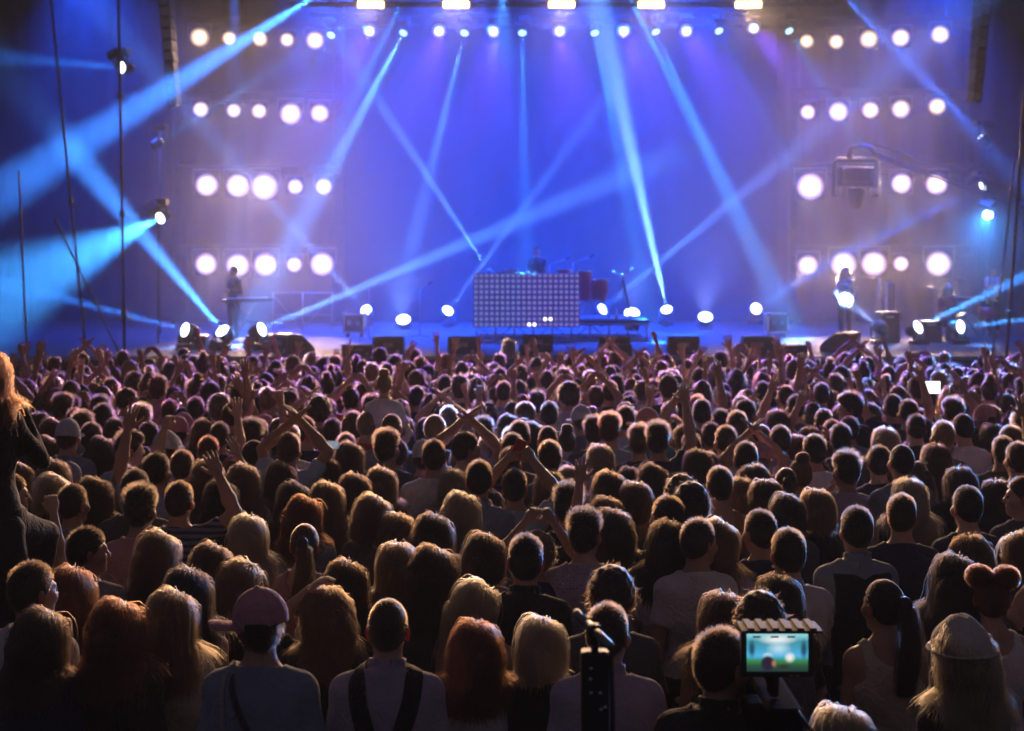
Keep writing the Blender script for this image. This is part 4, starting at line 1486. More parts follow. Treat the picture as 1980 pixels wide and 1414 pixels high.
MB().lathe([(.017, .22), (.017, .245), (0, .246)], 10).build('lid', M['skin_drum'], bo)

# cases with metal corners on the deck
def case(px, py, d, w, h, label, z=None):
    p = at(px, py, d)
    zb = DZ if z is None else z
    root = empty('flight_case', (p.x, d, zb), label, 'flight case', 'flight cases on the deck')
    b = .13
    MB().box((0, 0, b + h / 2), (w, .5, h), bev=.008).build('case_body', M['case'], root)
    for sx in (-1, 1):
        for z_ in (b, b + h):
            MB().box((sx * w / 2, 0, z_), (.035, .52, .035), bev=.004).build('edge_rail', M['alu'], root)
        for sy in (-1, 1):
            MB().box((sx * w / 2, sy * .25, b + h / 2), (.035, .035, h), bev=.004).build('edge_rail', M['alu'], root)
            for z_ in (b, b + h):
                MB().lathe([(0, -.045), (.032, -.032), (.045, 0), (.032, .032), (0, .045)], 10, Matrix.Translation((sx * w / 2, sy * .25, z_))).build('corner', M['chrome'], root)
            MB().lathe([(0, -.02), (.05, -.02), (.05, .02), (0, .02)], 12, Matrix.Translation((sx * (w / 2 - .08), sy * .18, .052)) @ Matrix.Rotation(R(90), 4, 'Y')).build('wheel', M['black'], root)
    for z_ in (b, b + h):
        for sy in (-1, 1):
            MB().box((0, sy * .25, z_), (w - .04, .034, .034), bev=.004).build('edge_rail', M['alu'], root)
    for sx in (-.2, .2):
        MB().box((sx * w, -.256, b + h * .55), (.09, .014, .11), bev=.004).build('latch', M['chrome'], root)
    return root
case(686, 635, 36.0, .50, .44, 'flight case with bright metal corners at the left of the deck')
case(1501, 632, 36.0, .50, .46, 'flight case with bright metal corners at the right of the deck')

# road cases under the left and right floor beams (low amplifiers)
def amp(px, d, w, h, label, mat='black_box', cat='speaker', dz=0, grp='cabinets on the deck'):
    x = (px - CX) / F * d
    r = empty('speaker_cabinet', (x, d, DZ + dz), label, cat, grp)
    MB().box((0, 0, h / 2 + .01), (w, .5, h), bev=.015).build('cabinet', M[mat], r)
    MB().box((0, -.254, h / 2 + .01), (w - .07, .014, h - .08), bev=.004).build('grille', M['grille'], r)
    MB().box((0, -.262, h * .86), (w * .4, .008, .03)).build('badge', M['alu'], r)
    for sx in (-1, 1):
        MB().box((sx * (w / 2 + .006), 0, h * .7), (.02, .16, .06), bev=.004).build('handle', M['steel'], r)
    return r
amp(1716, 33.6, .45, .72, 'tall speaker cabinet beside the right beam lamps')
amp(375, 31.6, .62, .28, 'low black cabinet under the leftmost beam lamp of the deck')
amp(505, 31.6, .62, .28, 'low black cabinet behind the third beam lamp of the left deck')
amp(1795, 33.8, .5, .5, 'square speaker cabinet among the right beam lamps')
# pale column light behind the tall cabinet
col = empty('light_column', (at(1721, 600, 35).x, 35.2, DZ), 'upright pale column behind the tall speaker cabinet', 'column')
MB().box((0, 0, .02), (.5, .5, .04), bev=.01).build('base', M['steel'], col)
MB().box((0.06, 0, .72), (.2, .12, 1.36), bev=.02).build('shaft', wear(new_mat('pale_panel', (.6, .62, .66), .5), 4), col)
MB().tube([(-.2, 0, .02), (-.2, 0, 1.5)], .03, 8).build('post', M['alu'], col)

# keyboard on a cross stand at the left of the stage
def keyboard(px, d, rz, label):
    r = empty('keyboard', ((px - CX) / F * d, d, DZ), label, 'keyboard', 'keyboards on the stage')
    r.rotation_euler.z = rz
    MB().box((0, 0, .98), (1.2, .34, .09), bev=.012).build('case', M['black'], r)
    for k_ in range(28):
        MB().box((-.5 + .036 * k_, -.06, 1.030), (.033, .16, .014), bev=.002).build('key', M['skin_drum'], r)
    for s_ in (-1, 1):
        MB().tube([(s_ * .42, -.16, .01), (-s_ * .3, .16, .93)], .016, 6).build('leg', M['steel'], r)
    return r
keyboard(478, 34.5, .5, 'keyboard on a crossed stand beside the performer in black')
keyboard(1865, 35.2, -.5, 'keyboard on a crossed stand at the right of the stage')

# drum kit at the right of the stage
kit = empty('drum_kit', (at(1880, 620, 35.6).x, 36.2, DZ), 'drum kit with cymbals in the dim right part of the stage', 'drum kit')
MB().lathe([(.30, 0), (.30, .4)], 24, Matrix.Translation((0, -.3, .31)) @ Matrix.Rotation(R(-90), 4, 'X')).build('bass_drum', M['black'], kit)
MB().lathe([(0, .0), (.29, .0)], 24, Matrix.Translation((0, -.31, .31)) @ Matrix.Rotation(R(90), 4, 'X')).build('bass_drumhead', M['skin_drum'], kit)
for x, z, r_ in ((-.2, .82, .15), (.2, .82, .16), (.55, .6, .2), (-.5, .62, .18)):
    t = MB().lathe([(r_ * .98, 0), (r_, .02), (r_, .22), (0, .225)], 20, Matrix.Translation((x, 0, z - .1)) @ Matrix.Rotation(R(12), 4, 'X'), caps=False).build('tom', M['red'], kit)
    MB().tube([(x, 0, z - .1), (x * .9, .05, .012)], .012, 6).build('stand', M['chrome'], kit)
for x, z in ((-.75, 1.25), (.75, 1.3), (-.1, 1.45)):
    MB().lathe([(.0, .03), (.04, .022), (.05, .006), (.22, -.012)], 22, Matrix.Translation((x, .1, z)) @ Matrix.Rotation(R(14 * (1 if x < 0 else -1)), 4, 'Y')).build('cymbal', M['brass'], kit)
    MB().tube([(x, .1, z), (x, .1, .012)], .010, 6).build('stand', M['chrome'], kit)

# guard rail at the back left of the stage
gr = empty('guard_rail', at(585, 620, 38.5).xy.to_3d() + Vector((0, 0, DZ)), 'thin steel guard rail at the rear left of the deck', 'guard rail')
for x in (-.8, 0, .8):
    MB().tube([(x, 0, 0.003), (x, 0, 1.05)], .02, 6).build('post', M['steel'], gr)
for z in (.45, 1.05):
    MB().tube([(-.82, 0, z), (.82, 0, z)], .018, 6).build('rail', M['steel'], gr)
for s_ in (-1, 1):
    MB().tube([(0, .02, .05), (s_ * .8, .02, 1.0)], .012, 5).build('brace', M['steel'], gr)

# hanging columns of loudspeaker boxes
def line_array(pts, d, label, sgn):
    top = at(*pts[0], d)
    r = empty('line_array', top, label, 'loudspeaker', 'hanging loudspeaker columns')
    n = 13
    MB().box((0, 0, .30), (.36, .6, .10), bev=.01).build('flying_frame', M['steel'], r)
    MB().tube([(0, 0, .35), (0, 0, 2.6)], .018, 6).build('chain', M['steel'], r)
    prev = None
    for i in range(n):
        t = i / (n - 1)
        q = at(pts[0][0] + (pts[1][0] - pts[0][0]) * t ** 1.25, pts[0][1] + (pts[1][1] - pts[0][1]) * t, d) - top
        rot = Quaternion((0, 1, 0), R(-sgn * (3 + 7 * t))) @ Quaternion((1, 0, 0), R(6 * t))
        b = MB().box(q, (.27 - .08 * t, .55, .235), rot, bev=.02)
        bx = b.build('speaker_box', M['black_box'], r)
        MB().box(q + rot @ Vector((0, -.28, 0)), (.23 - .08 * t, .012, .19), rot, bev=.004).build('grille', M['pale_grille'], bx)
    return r
M['pale_grille'] = wear(new_mat('pale_grille', (.30, .30, .34), .45, .4), 40, .5, 1.3, .3, 300)
line_array([(318, -60), (338, 196)], 32.5, 'curved column of loudspeaker boxes hanging at the left of the stage', 1)
line_array([(1902, -60), (1884, 188)], 32.5, 'curved column of loudspeaker boxes hanging at the right of the stage', -1)

# masts and slanting poles at either side
def mast(p0, p1, r_, label, mat, clamps=(), name='mast', cat='pole', grp='scaffold poles beside the stage'):
    root = empty(name, p0, label, cat, grp)
    d = Vector(p1) - Vector(p0)
    MB().tube([(0, 0, 0), d], r_, 10).build('pole', mat, root)
    MB().box((0, 0, .02), (.3, .3, .03), bev=.006).build('base_plate', M['steel'], root)
    for t in clamps:
        q = d * t
        MB().box(q, (r_ * 3.4, r_ * 3.4, .12), bev=.01).build('clamp', M['steel'], root)
        MB().tube([q, q + Vector((.16, -.05, -.14))], .012, 6).build('clamp_handle', M['steel'], root)
    return root
M['rust'] = wear(new_mat('brown_painted_steel', (.34, .22, .17), .45, .5), 9, .55, 1.2)
def gp(px, d): return Vector(((px - CX) / F * d, d, 0))
mast(gp(243, 27), at(228, -60, 27), .026, 'tall brown mast at the left with a clamp near its foot', M['rust'], (.24, .46, .72))
mast(gp(182, 25), at(92, -60, 25), .022, 'thin slanting pole left of the tall brown mast', M['steel'], (.5,))
mast(gp(60, 24), at(36, 330, 24), .018, 'short pale pole at the far left edge', M['steel'])
mast(gp(300, 26), at(105, 420, 26), .017, 'diagonal brace pole crossing the slanting pole', M['steel'], (.6,))
mast(gp(1938, 27), at(1985, 120, 27), .030, 'brown leaning mast at the right edge', M['rust'], (.3, .62))
mast(gp(1905, 27.5), at(1962, 310, 27.5), .018, 'thin brace pole against the right mast', M['steel'])
# uprights that hold the side lamps
for (px, py, d, lb) in ((310, 274, 37.4, 'slim post behind the tall mast holding the upper pale lamp'), (306, 422, 33.4, 'slim post holding the brilliant pale lamp'),
                        (1902, 267, 37.4, 'slim post holding the upper pale lamp at the right'), (1914, 416, 36.4, 'slim post holding the lower pale lamp at the right')):
    p = at(px, py - 25, d)
    mast(Vector((p.x, d, 0)), p, .022, lb, M['black'], (), 'lamp_post', 'lamp post', 'lamp posts beside the stage')

# camera crane over the right part of the crowd
jd = 37.0
jc = at(1655, 345, jd)
jib = empty('camera_crane', jc, 'camera crane arm with a remote camera head hanging over the crowd', 'camera crane')
jib.scale = (1.70,) * 3
MB().tube([(-.33, 0, -.28), (-.33, 0, .24), (-.28, 0, .29), (.28, 0, .29), (.33, 0, .24), (.33, 0, -.28)], .036, 8).build('camera_cradle', M['black'], jib)
MB().box((0, .06, .02), (.5, .34, .30), bev=.03).build('camera_body', M['black'], jib)
MB().lathe([(.0, 0), (.13, 0), (.15, -.06), (.09, -.30), (0, -.33)], 16, Matrix.Translation((0, 0, -.15))).build('pan_motor', M['black'], jib)
MB().box((0, -.13, .06), (.38, .02, .2), bev=.006).build('rear_panel', new_mat('screen_glass_dark', (.02, .02, .06), .08), jib)
for sx in (-.28, .26):
    MB().box((sx, -.06, -.20), (.11, .1, .1), bev=.02).build('control_box', M['steel'], jib)
MB().tube([(-.1, 0, .30), (-.08, 0, .46), (.1, 0, .50), (.24, 0, .46), (.3, 0, .36)], .05, 8).build('mount_head', M['black'], jib)
a = Vector((.26, .0, .42))
b = (at(2140, 445, jd + 3) - jc) / 1.70
dv = b - a
side = dv.cross(Vector((0, 0, 1))).normalized()
upv = side.cross(dv).normalized()
cr = [(0, .13), (-.11, -.06), (.11, -.06)]
for (u, w) in cr:
    MB().tube([a + side * u * .8 + upv * w * .8, b + side * u * 1.5 + upv * w * 1.5], .013, 6).build('boom_tube', M['black'], jib)
lat = MB()
for k_ in range(16):
    t0, t1 = k_ / 16, (k_ + 1) / 16
    for q in range(3):
        u, w = cr[q], cr[(q + 1) % 3]
        s0, s1 = .8 + .7 * t0, .8 + .7 * t1
        lat.tube([a + dv * t0 + side * u[0] * s0 + upv * u[1] * s0, a + dv * t1 + side * w[0] * s1 + upv * w[1] * s1], .006, 5, caps=False)
lat.build('lattice', M['black'], jib)
MB().box(b + Vector((.3, 0, -.1)), (.5, .4, .4), bev=.03).build('counterweight', M['steel'], jib)
MB().tube([b, Vector((b.x, b.y, -jc.z / 1.70 + .02))], .07, 8).build('pedestal', M['black'], jib)
MB().tube([(.3, 0, .40), (.9, .05, .12), (1.6, .2, .1), (2.4, .5, -.12)], .012, 5).build('cable', M['black'], jib)
# ------------------------------------------------------------------ who stands where (tile, x, y of the head; tiles are 3x crops of the photo)
TILE = {'A': (0, 1000), 'B': (660, 1000), 'C': (1320, 1000), 'F': (0, 640), 'G': (660, 640), 'H': (1320, 640)}
# tile x y | build hair haircolour | top colour pattern | right arm, left arm | head turn | short name used to find neighbours | extra words
CAT = """
A 190 690 f wavy d|tee navy plain|dn dn|-35||
A 195 440 m crop b|tee white plain|dn dn|-40||
A 420 440 f long r|tank red flower|dn dn|25||
A 770 640 f wavy r|long black plain|dn dn|0||
A 985 570 f long l|long grey plain|dn dn|-8||
A 1055 450 f long k|tank dgrey plain|dn dn|0||with a glittering clip on the head
A 1370 380 f bob l|tank black plain|fold fold|-75||
A 1250 300 f long b|tank dgrey plain|dn dn|-10||
A 1560 620 m cap d|tee bgrey plain|dn dn|12|the pink cap|in a pink cap with a strap across the back
A 1905 560 f wavy l|tee black plain|dn head|60||
A 930 220 f long l|tee dgrey plain|fold fold|-30||
A 490 195 m crop d|tee grey plain|fold dn|-65||
A 105 265 f wavy d|tank black plain|fist dn|0||
A 1440 110 f long y|tank black plain|dn dn|15||
A 1745 165 f pony l|tank pink plain|dn dn|20||
B 265 640 m buzz l|shirt lilac plain|dn dn|0|the black shoulder straps|with crossed black shoulder straps
B 750 760 f wavy r|long white plain|dn dn|10||
B 1235 740 f bob y|long black plain|dn dn|0||
B 1580 690 m crop b|shirt lilac plain|dn dn|-15|the microphone stand|behind the microphone stand
B 505 300 f wavy d|tee dgrey plain|dn dn|-15||
B 985 280 m crop k|shirt black plain|dn dn|0||
B 1110 225 f curly y|tee navy plain|heart heart|25||making a heart with both hands
B 830 220 f bob d|tee grey plain|dn dn|0||
B 790 500 f long y|tank black plain|dn dn|-50||
B 280 310 f long l|tee dgrey plain|dn dn|25||
B 85 370 f long b|tank black plain|dn dn|0||
B 355 95 f wavy l|long black flower|dn dn|0||
B 545 110 f long d|tank dgrey plain|dn face|0||
B 1435 105 m fluffy d|long lilac dots|dn dn|-25|the dotted shirt|
B 1545 470 m curly b|tee dgrey plain|dn dn|0||
B 1610 80 f wavy d|tank black plain|dn up|0||
B 1850 150 f long d|tee white plain|dn dn|-10||with a black bag strap over the shoulder
C 55 145 m crop d|tee white plain|dn dn|-55||
C 200 145 f long l|tee lilac plain|dn dn|-35||
C 640 215 m crop b|tee white plain|face dn|0||
C 1000 85 m crop k|shirt bgrey plain|dn dn|10|the black waistcoat|in a black waistcoat
C 1690 230 f long b|tee black plain|dn dn|0||
C 1545 360 f long k|tee bgrey plain|dn dn|-15||
C 1810 470 f buns r|tank white plain|dn dn|-20|the red hair buns|hair pinned up in two buns
C 1690 820 f hat y|long black plain|dn dn|0|the cream hat|in a cream brimmed hat
C 1195 520 f pony k|tank cream plain|dn dn|35|the cream sleeveless top|with a ponytail down the back
C 230 580 f long b|tank dgrey plain|dn dn|0||
C 575 480 f long d|tee black flower|dn dn|0||with a shiny clip on the head
C 475 625 m curly b|tee dgrey plain|dn dn|0||
C 1960 210 f long l|tee grey plain|dn dn|25||
C 470 90 m crop d|long navy plaid|dn dn|30||
C 985 1290 f bob y|tee black plain|dn dn|0||top of the head at the bottom edge
F 60 945 m crop b|tee black plain|dn up|-60||
F 450 1010 m crop d|tee grey plain|dn dn|-25||
F 830 1045 m fluffy d|tee pink plain|dn dn|-10||
F 1000 985 m crop b|tee bgrey stripe|bent dn|0||
F 1310 970 f long k|tank black plain|dn hip|0||
F 1415 870 f long l|tee grey plain|dn dn|0||
F 1640 860 f long d|tank black plain|dn dn|0||
F 1750 985 f long k|tank dgrey plain|dn dn|-20||with a hair band
F 1810 1070 f wavy r|long bgrey plain|dn dn|-20||
F 1920 980 f long l|tank black plain|dn dn|0||
F 1840 830 f long b|tee dgrey plain|dn dn|0||
F 570 960 f wavy d|tee black plain|dn dn|0||
F 745 870 f long l|tank black plain|dn dn|0||
F 885 815 m crop k|tee pblue plain|dn up|-20||
F 810 930 m crop k|tee dgrey plain|dn dn|0||
F 1080 800 m crop b|tee dgrey plain|dn fist|0||
F 1185 840 f long l|tank pink plain|bent dn|-15||
F 750 690 m fluffy d|tee bgrey plain|dn dn|-60||
F 600 700 f wavy d|tee black plain|bent fold|0||
F 1160 700 m crop r|tee dgrey plain|up dn|0||
F 1270 615 m crop d|tee navy plain|dn dn|0||
F 1460 600 m crop b|tee pblue plain|fist dn|-25|the raised fist|
F 1700 690 m crop l|tee pblue plain|clap clap|0||
F 1430 720 m buzz d|tee bgrey plain|dn dn|-30||
F 590 510 m crop k|tee bgrey plain|dn dn|0||
F 670 580 f long d|tank black plain|dn dn|0||
F 420 610 m cap2 d|tee bgrey plain|dn dn|0|the pale baseball cap|in a pale baseball cap
F 520 620 m crop d|tee navy plain|dn dn|0||
F 300 930 f bob y|tee black plain|dn dn|0||
F 270 700 f wavy d|tee black plain|dn dn|-20||
F 330 850 f long d|long navy plain|dn dn|20||
F 1035 690 m buzz k|tee dgrey plain|dn dn|0||
F 1160 590 f long b|tee dgrey plain|dn dn|0||
G 515 730 m crop d|tee white plain|dn dn|0|the white t-shirt in mid crowd|
G 700 690 m crop d|tee lilac plain|clap clap|-60|the hands clapping overhead|
G 655 895 f long y|long black plain|dn dn|20||
G 775 870 m crop d|shirt bgrey plain|dn dn|0||
G 1030 915 m crop d|tee pblue plain|heart heart|0|the red phone held overhead|
G 245 890 f long l|long black plain|dn dn|0||
G 75 930 f long b|tank dgrey plain|dn dn|0||
G 140 1060 f bob l|tee dgrey plain|dn dn|0||
G 1215 900 f long l|tank pblue plain|dn dn|20|the dark rucksack strap|with a dark rucksack strap
G 1560 930 f long b|tank dgrey plain|dn dn|0||
G 1720 1000 f bob b|tank teal plain|dn dn|0||
G 1310 1025 m fluffy k|tee black plain|dn dn|0||
G 1715 650 m fluffy l|tee black plain|dn hug|-25|the black t-shirt with an arm round a neighbour|
G 1500 745 f bob y|tank lilac flower|dn dn|0||
G 1320 650 f bun d|tank black plain|dn dn|0||
G 1445 590 m fluffy d|tee dgrey plain|dn dn|0||
G 1540 575 m fluffy r|tee pblue plain|dn dn|-30||
G 1225 755 m crop b|tee dgrey plain|dn dn|0||
G 980 765 m crop d|tee navy plain|dn dn|0||
G 1365 330 m buzz k|tee white plain|heart up|0|the white t-shirt with both arms up|
G 1760 360 f curly l|tee white plain|dn dn|0||
G 935 360 m crop b|tee pblue plain|dn dn|0||
G 935 270 m crop k|tee dgrey plain|dn dn|0||
G 1130 310 m crop d|tee dgrey plain|dn dn|0||
G 1210 490 m crop k|tee dgrey plain|dn dn|0||
G 1550 360 m crop d|tee black plain|dn dn|0||
G 440 390 m crop k|tee navy plain|dn fist|0||
G 610 320 m crop k|long navy plain|phone phone|0|the navy hoodie with hands held up|
G 1580 1055 f wavy b|tee black plain|dn dn|0||
G 740 1050 f wavy y|tank lilac plain|dn dn|-30||
G 1920 950 m curly b|tee dgrey plain|dn dn|0||
G 1910 1085 m crop b|tee black plain|dn dn|20||
G 40 740 f long d|tank pink plain|face dn|-40||
G 350 570 f long d|tank black plain|dn dn|0||
G 270 690 m fluffy b|tee dgrey plain|dn dn|-30||
G 410 400 f long d|tank black plain|dn fist|0||
G 800 480 f long b|tank white plain|dn dn|0||
G 640 520 m crop g|tee pblue plain|dn dn|0||
G 760 540 f long y|tank white plain|dn dn|10||
G 870 700 m crop g|tee pblue plain|dn dn|0||
G 1000 650 m crop g|tee dgrey plain|dn dn|0||
G 960 700 m crop k|tee dgrey plain|dn dn|0||
G 1155 640 m buzz d|tee dgrey plain|dn dn|0||
G 980 560 f long k|tee dgrey plain|dn dn|0||
G 1055 610 m crop d|tee dgrey plain|dn dn|0||
G 1640 520 m crop d|tee pblue plain|dn dn|0||
G 1845 640 m fluffy d|tee navy plain|up dn|0||
G 1890 560 f long b|tank black plain|dn up|0||
H 560 640 m crop d|shirt bgrey stripe|dn dn|0|the striped collar shirt|
H 355 745 m crop d|tee black plain|dn dn|0||
H 200 905 m crop d|tank orange plain|dn dn|0|the orange tank top|
H 345 940 f long l|tee dgrey plain|dn dn|0||
H 700 830 f bun l|tee pblue plain|dn dn|30||
H 950 815 m fluffy d|tee lilac plain|dn face|25|the hand held to the face|
H 1150 765 m crop k|tee navy plain|dn dn|-20||
H 1280 760 m buzz k|tee bgrey plain|dn dn|0||
H 1465 750 f long d|tank black plain|dn dn|0||
H 1320 965 f long y|long black plain|dn dn|0||
H 1260 1075 m crop b|tee navy wide|dn dn|-35|the white banded shirt|
H 1655 1025 m crop k|tee navy flower|dn dn|0||
H 1820 970 f long d|tee black plain|dn dn|0||
H 1800 700 m crop b|tee olive plain|up dn|-15|the raised open palm|
H 1570 480 m fluffy l|tee navy plain|bent dn|0||
H 1575 620 f curly b|tank black plain|dn dn|0||
H 1365 570 m crop k|tee black plain|dn dn|0||
H 1940 750 m crop b|tee pblue plain|dn dn|0||
H 85 1030 m curly k|tee black plain|dn dn|0||
H 590 1060 f bob k|tee dgrey plain|dn dn|-30||
H 775 1030 f bob l|long black plain|dn dn|-30||
H 490 970 f bob d|tee lilac plain|dn dn|0||
H 555 900 f pony b|tee dgrey plain|dn dn|-30||
H 790 700 m crop d|tee white plain|dn dn|0||
H 450 360 m crop k|tee bgrey stripe|dn dn|0||
H 585 385 m crop b|tee dgrey plain|dn dn|0||
H 1160 645 f long y|tee pblue plain|dn dn|0||
H 935 630 m crop k|tee dgrey plain|dn dn|-25||
H 655 690 f wavy r|tee dgrey plain|dn dn|0||
H 555 535 f long b|tank dgrey plain|dn dn|0||
H 258 640 m crop b|tee dgrey plain|dn dn|20||
H 70 770 f long d|tank teal plain|dn dn|0||
H 120 800 f long l|tee dgrey plain|dn dn|0||
H 1590 895 f long k|tee dgrey plain|dn dn|20||
H 1955 960 m crop b|tee dgrey plain|dn dn|60||
H 1900 640 m crop l|tee pblue plain|dn dn|0||
H 1795 620 f bob k|tee black plain|dn dn|0||
H 1110 500 f long k|tank black plain|up dn|0||
H 1290 470 m crop d|tee dgrey plain|up dn|0||
H 1225 450 m crop k|tee navy plain|dn point|0||
H 930 500 f wavy d|tank pink plain|bent dn|0||
H 660 450 m crop k|tee dgrey plain|dn bent|0||
H 790 370 m crop k|tee navy plain|dn up|0||
H 430 880 f long d|tee dgrey plain|dn dn|20||
H 1340 850 f pony d|tee black plain|dn dn|0||with a glittering hair band
"""
people = []       # dicts

def shoulder_w(p):
    return .36 if p['g'] == 'm' else .33

PR = random.Random(5)
for ln in CAT.strip().splitlines():
    a, tp, arms, yw, anc, ex = [q.strip() for q in ln.split('|')]
    t, X, Y, g_, hr, hc = a.split()
    top, tcol, pat = tp.split()
    ra_, la_ = arms.split()
    s_ = PR.uniform(.99, 1.045) if g_ == 'm' else PR.uniform(.93, .98)
    px, py = TILE[t][0] + float(X) / 3, TILE[t][1] + float(Y) / 3
    d = F * (CZ - 1.655 * s_) / (py - HY)
    people.append(dict(px=px, py=py, d=d, x=(px - CX) / F * d, s=s_, g=g_, hair=hr, hc=hc, top=top, tc=tcol, pat=pat, pose=(ra_, la_), yaw=R(min((0, 22, -22, 60, -60), key=lambda v_: abs(v_ - float(yw)))), anc=anc, ex=ex, man=True))

# fill the gaps that the list leaves with more of the crowd, thickly packed
PA = np.array([(p['x'], p['d'], p['px'], p['py'], .19 * F / p['d'], 1.0) for p in people])
PA = np.concatenate([PA, np.zeros((2500, 6))])
NP_ = len(people)
def clash(px, py, d, x, close=.37):
    w = .19 * F / d
    A = PA[:NP_]
    dx, dy = x - A[:, 0], d - A[:, 1]
    if (dx * dx + (dy * .82) ** 2 < close * close).any():
        return True
    m = (A[:, 5] > 0) & (d < A[:, 1])
    ax, ay, qw = np.abs(px - A[:, 2]), py - A[:, 3], A[:, 4]
    lim = (.62 if d > 9.5 else .74) * (w + qw) / 2
    hit = m & (ax < lim) & (np.abs(ay) < (w + qw) / 2 * .95)
    if py > 800:
        hit |= m & (ax < lim) & (ay > 0) & (ay < qw * (1.5 if d > 9.5 else 2.6))
    return bool(hit.any())
FR = random.Random(21)
HS_M, HS_F = ['crop', 'crop', 'crop', 'buzz', 'fluffy', 'crop', 'fluffy', 'curly'], ['long', 'long', 'wavy', 'long', 'bob', 'pony', 'bun', 'wavy']
HCs = 'kdkddbbblyr'
TOPS = ['black', 'white', 'dgrey', 'grey', 'navy', 'bgrey', 'black', 'pblue', 'navy', 'pink', 'teal', 'lilac', 'red', 'white', 'dgrey']
tries = 0
D0, D1 = 5.6, 19.6
while tries < 26000:
    tries += 1
    d = math.sqrt(FR.uniform(D0 * D0, D1 * D1))
    px = FR.uniform(-170, 2150)
    g_ = FR.choice('mmf')
    s_ = FR.uniform(.95, 1.07) if g_ == 'm' else FR.uniform(.88, .98)
    x = (px - CX) / F * d
    py = HY + F * (CZ - 1.655 * s_) / d
    if px < 105 and py < 905 and d < 12:
        continue
    if d < 6.3 and (CX + x / d * F > 1080) and (px < 1260 or 1380 < px < 1580):
        continue
    if d > 17.5 and px < 70:
        continue
    if clash(px, py, d, x, (.50 if d < 9 else .37) if d < 10.5 else (.31 if d < 14 else .27)):
        continue
    arms = ('dn', 'dn')
    u = FR.random()
    far = py < 800
    if u < (.30 if far else .11):
        arms = FR.choice([('up', 'dn'), ('dn', 'fist'), ('fist', 'dn'), ('bent', 'dn'), ('dn', 'up'), ('clap', 'clap'), ('up', 'dn'), ('dn', 'bent'), ('point', 'dn')])
        if far and FR.random() < .25:
            arms = FR.choice([('heart', 'heart'), ('phone', 'phone'), ('clap', 'clap'), ('heart', 'up')])
    elif .30 < u < .36:
        arms = ('fold', 'fold')
    if (1690 < px < 1870 and d < 14.4) or (690 < px < 800 and d < 12.3) or (1000 < px < 1110 and 8.2 < d < 14):
        arms = ('dn', 'dn')
    PA[NP_] = (x, d, px, py, .19 * F / d, 0)
    NP_ += 1
    people.append(dict(px=px, py=py, d=d, x=x, s=s_, g=g_, hair=(FR.choice(HS_M if g_ == 'm' else HS_F) if FR.random() > .05 else FR.choice(['cap', 'cap2', 'cap2'])), hc=FR.choice(HCs), top=FR.choice(['tee', 'tee', 'tank' if g_ == 'f' else 'tee', 'tee', 'long' if arms == ('dn', 'dn') else 'tee']),
                       tc=FR.choice(TOPS), pat='plain', pose=arms, yaw=R(FR.choice([0, 0, 22, -22, 0, 0, 60, -60]) if arms == ('dn', 'dn') else 0), anc='', ex='', man=False))
# the listed ones can be too near each other as read from the picture: push neighbours apart a little
XY = np.array([(p['x'], p['d']) for p in people])
for _ in range(8):
    D_ = XY[None] - XY[:, None]
    r_ = np.linalg.norm(D_, axis=2) + 1e-4
    w_ = np.where((r_ < .30), (.30 - r_) * .5, 0)
    np.fill_diagonal(w_, 0)
    U = D_ / r_[..., None]
    XY = XY - (U * w_[..., None]).sum(1) * np.array((.25, .9))
for p, q in zip(people, XY):
    p['x'], p['d'] = float(q[0]), float(q[1])
for p in people:
    p['px'], p['py'] = CX + F * p['x'] / p['d'], HY + F * (CZ - 1.655 * p['s']) / p['d']
people.sort(key=lambda p: p['d'])
seen = [p for p in people if -35 < p['px'] < 2015]
extra_near = [p for p in seen[292:] if p['man']]
named = (seen[:292 - len(extra_near)] + extra_near)
ids = {id(p) for p in named}
rest = [p for p in people if id(p) not in ids]

GROUP = 'people standing in the concert crowd'
def mats_of(data, ms):
    if not data.materials:
        for m in ms:
            data.materials.append(m)
    return data
def child(name, data, mat, parent, col):
    o = link(name, mats_of(data, mat if isinstance(mat, list) else [mat]), None, parent)
    o.color = (*col, 1)
    return o
def head_turn(o, yaw):
    ca, sa = math.cos(yaw), math.sin(yaw)
    o.rotation_euler.z = yaw
    o.location = (-sa * .012, -.012 + ca * .012, 0)

def cap_mesh(kind):
    def f(P):
        if kind == 'cap':
            d = ellip(P, HC + np.array((0, -.002, .012)), HR + .016)
            d = np.maximum(d, (1.648 - .25 * np.clip(P[:, 1], -.1, .1)) - P[:, 2])
            Q = P.copy()
            Q[:, 2] = P[:, 2] - .05 * P[:, 0] ** 2 * -10
            b = np.maximum(ellip(P, (0, .115, 1.672 - 0), (.078, .085, .05)), np.abs(P[:, 2] - 1.655 + 5 * P[:, 0] ** 2) - .005)
            d = smin(d, b, .006)
            return smin(d, ellip(P, (0, 0, 1.795), (.010, .010, .006)), .004)
        crown = ellip(P, HC + np.array((0, 0, .040)), HR + np.array((.012, .010, .020)))
        crown = smin(crown, rcone(P, (0, -.05, 1.70), (0, .04, 1.70), .09, .085), .02)
        crown = np.maximum(crown, 1.672 - P[:, 2])
        dent = ellip(P, (0, .01, 1.835), (.02, .07, .030))
        crown = np.maximum(crown, -dent)
        rr = np.sqrt((P[:, 0] / .128) ** 2 + ((P[:, 1] + .01) / .150) ** 2)
        brim = np.maximum((rr - 1) * .14, np.abs(P[:, 2] - (1.672 - .30 * P[:, 0] ** 2 + (rr ** 4) * .018)) - .004)
        return smin(crown, brim, .008)
    h = .0075
    v, q = nets(f, grid(-.17, .17, h), grid(-.20, .22, h), grid(1.58, 1.85, h))
    return np_mesh('cap' if kind == 'cap' else 'brimmed_hat', [(v, q, 0)])
CAPS = {}
